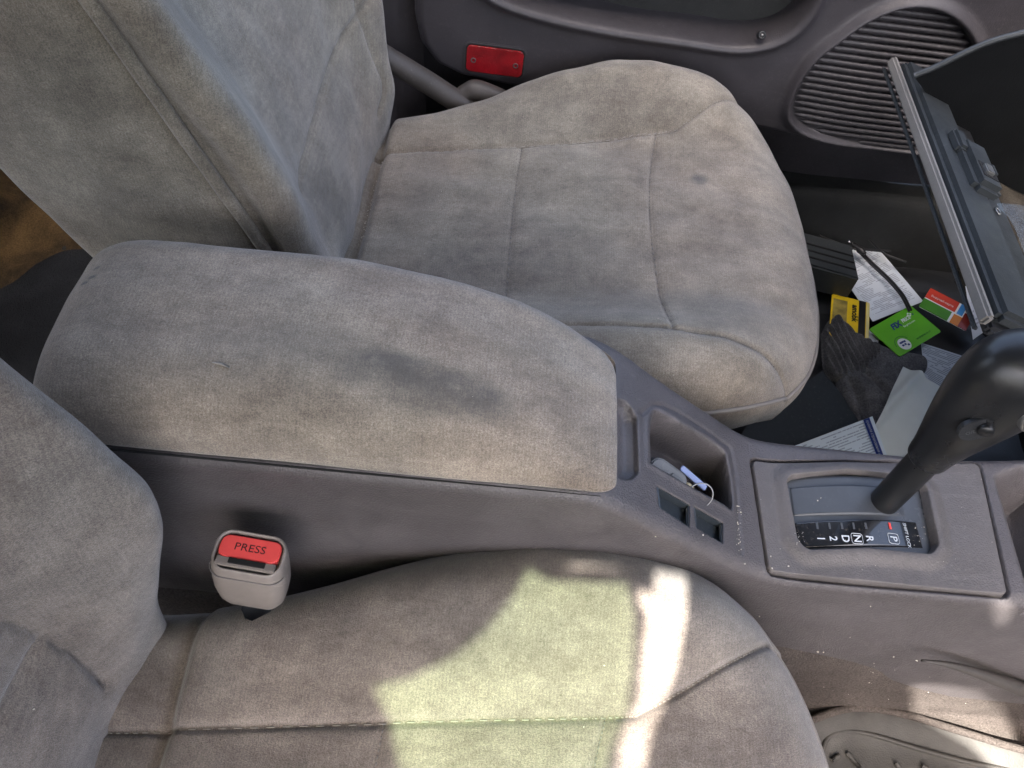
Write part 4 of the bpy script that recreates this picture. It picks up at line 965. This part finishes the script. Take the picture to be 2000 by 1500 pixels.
# ------------------------------------------------------------------ dashboard, door top and an added side wall, unseen, that shade the cabin
db = box('dashboard', (1.0, .20, .60), (.52, 1.5, .22), 'black_plastic', None, None, .03); tag(db, kind='structure')
sd = box('side_shade_wall', (.1, -.49, .12), (2.4, .10, .50), 'door_plastic', None, None, .03); tag(sd, kind='structure')  # wall added out of frame, its height set to hold back low side light
ud = box('upper_door', (.2, 1.06, .60), (1.6, .10, .16), 'door_plastic', door, None, .02)

# ------------------------------------------------------------------ crumbs and dust flecks
TREE2 = make_bvh([o for o in COL.objects if o.type == 'MESH' and o.name.split('.')[0] in ('body', 'seat_cushion', 'backrest', 'armrest', 'gear_panel', 'tunnel_carpet', 'mat_body', 'indicator_lens', 'gate_frame', 'slot_cover')])
V, Fc = [], []
def crumb(px, py, r):
    h = hit(px, py, TREE2)
    if h is None: return
    k = len(V); R3 = RNG.normal(size=(3, 3)); q, _ = np.linalg.qr(R3)
    for d in (q[0], -q[0], q[1], -q[1], q[2], -q[2]): V.append(h + d * r * RNG.uniform(.6, 1.3) + np.array([0, 0, r * .4]))
    for a in (0, 1):
        for b in (2, 3):
            for c in (4, 5): Fc.append((k + a, k + b, k + c))
for px, py, r in ((1483, 1204, .0010), (1508, 1110, .0008), (1454, 1101, .0009), (711, 463, .0016), (706, 465, .0012), (747, 318, .0014), (862, 374, .0007), (812, 465, .0006), (829, 496, .0006), (1285, 622, .0008), (1315, 733, .0006), (606, 91, .0006), (67, 1385, .0010), (1700, 1184, .0008), (1540, 1106, .0009), (1597, 978, .0007), (1603, 973, .0006), (1596, 1273, .0012), (1608, 1274, .0011), (1660, 1245, .0008), (1790, 1290, .0014), (1745, 1283, .0011), (1505, 1087, .0009), (1280, 1048, .0009), (1373, 1045, .0008), (1180, 1300, .0007), (1140, 1420, .0006)):
    crumb(px, py, r)
for _ in range(34): crumb(RNG.uniform(1438, 1448), RNG.uniform(985, 1090), RNG.uniform(.0003, .0008))
for _ in range(26): crumb(RNG.uniform(1480, 1960), RNG.uniform(890, 1160), RNG.uniform(.0002, .0004))
for _ in range(12): crumb(RNG.uniform(1785, 1808), RNG.uniform(1028, 1068), RNG.uniform(.0003, .0007))
for _ in range(14): crumb(RNG.uniform(1552, 1572), RNG.uniform(1040, 1064), RNG.uniform(.0003, .0006))
for _ in range(16): crumb(RNG.uniform(1540, 1900), RNG.uniform(1290, 1375), RNG.uniform(.0003, .0008))
for _ in range(60): crumb(RNG.uniform(700, 1580), RNG.uniform(150, 800), RNG.uniform(.0002, .0003))
for _ in range(50): crumb(RNG.uniform(100, 1500), RNG.uniform(500, 1480), RNG.uniform(.0002, .0003))
for _ in range(46):
    t = RNG.uniform(0, 1); crumb(744 - 42 * t + RNG.normal() * 2, 325 + 160 * t, RNG.uniform(.0004, .001))
tag(mesh_obj('crumbs', V, Fc, 'crumb', None, False), 'pale crumbs and dust flecks scattered over seats and console', 'crumbs', None, 'stuff')
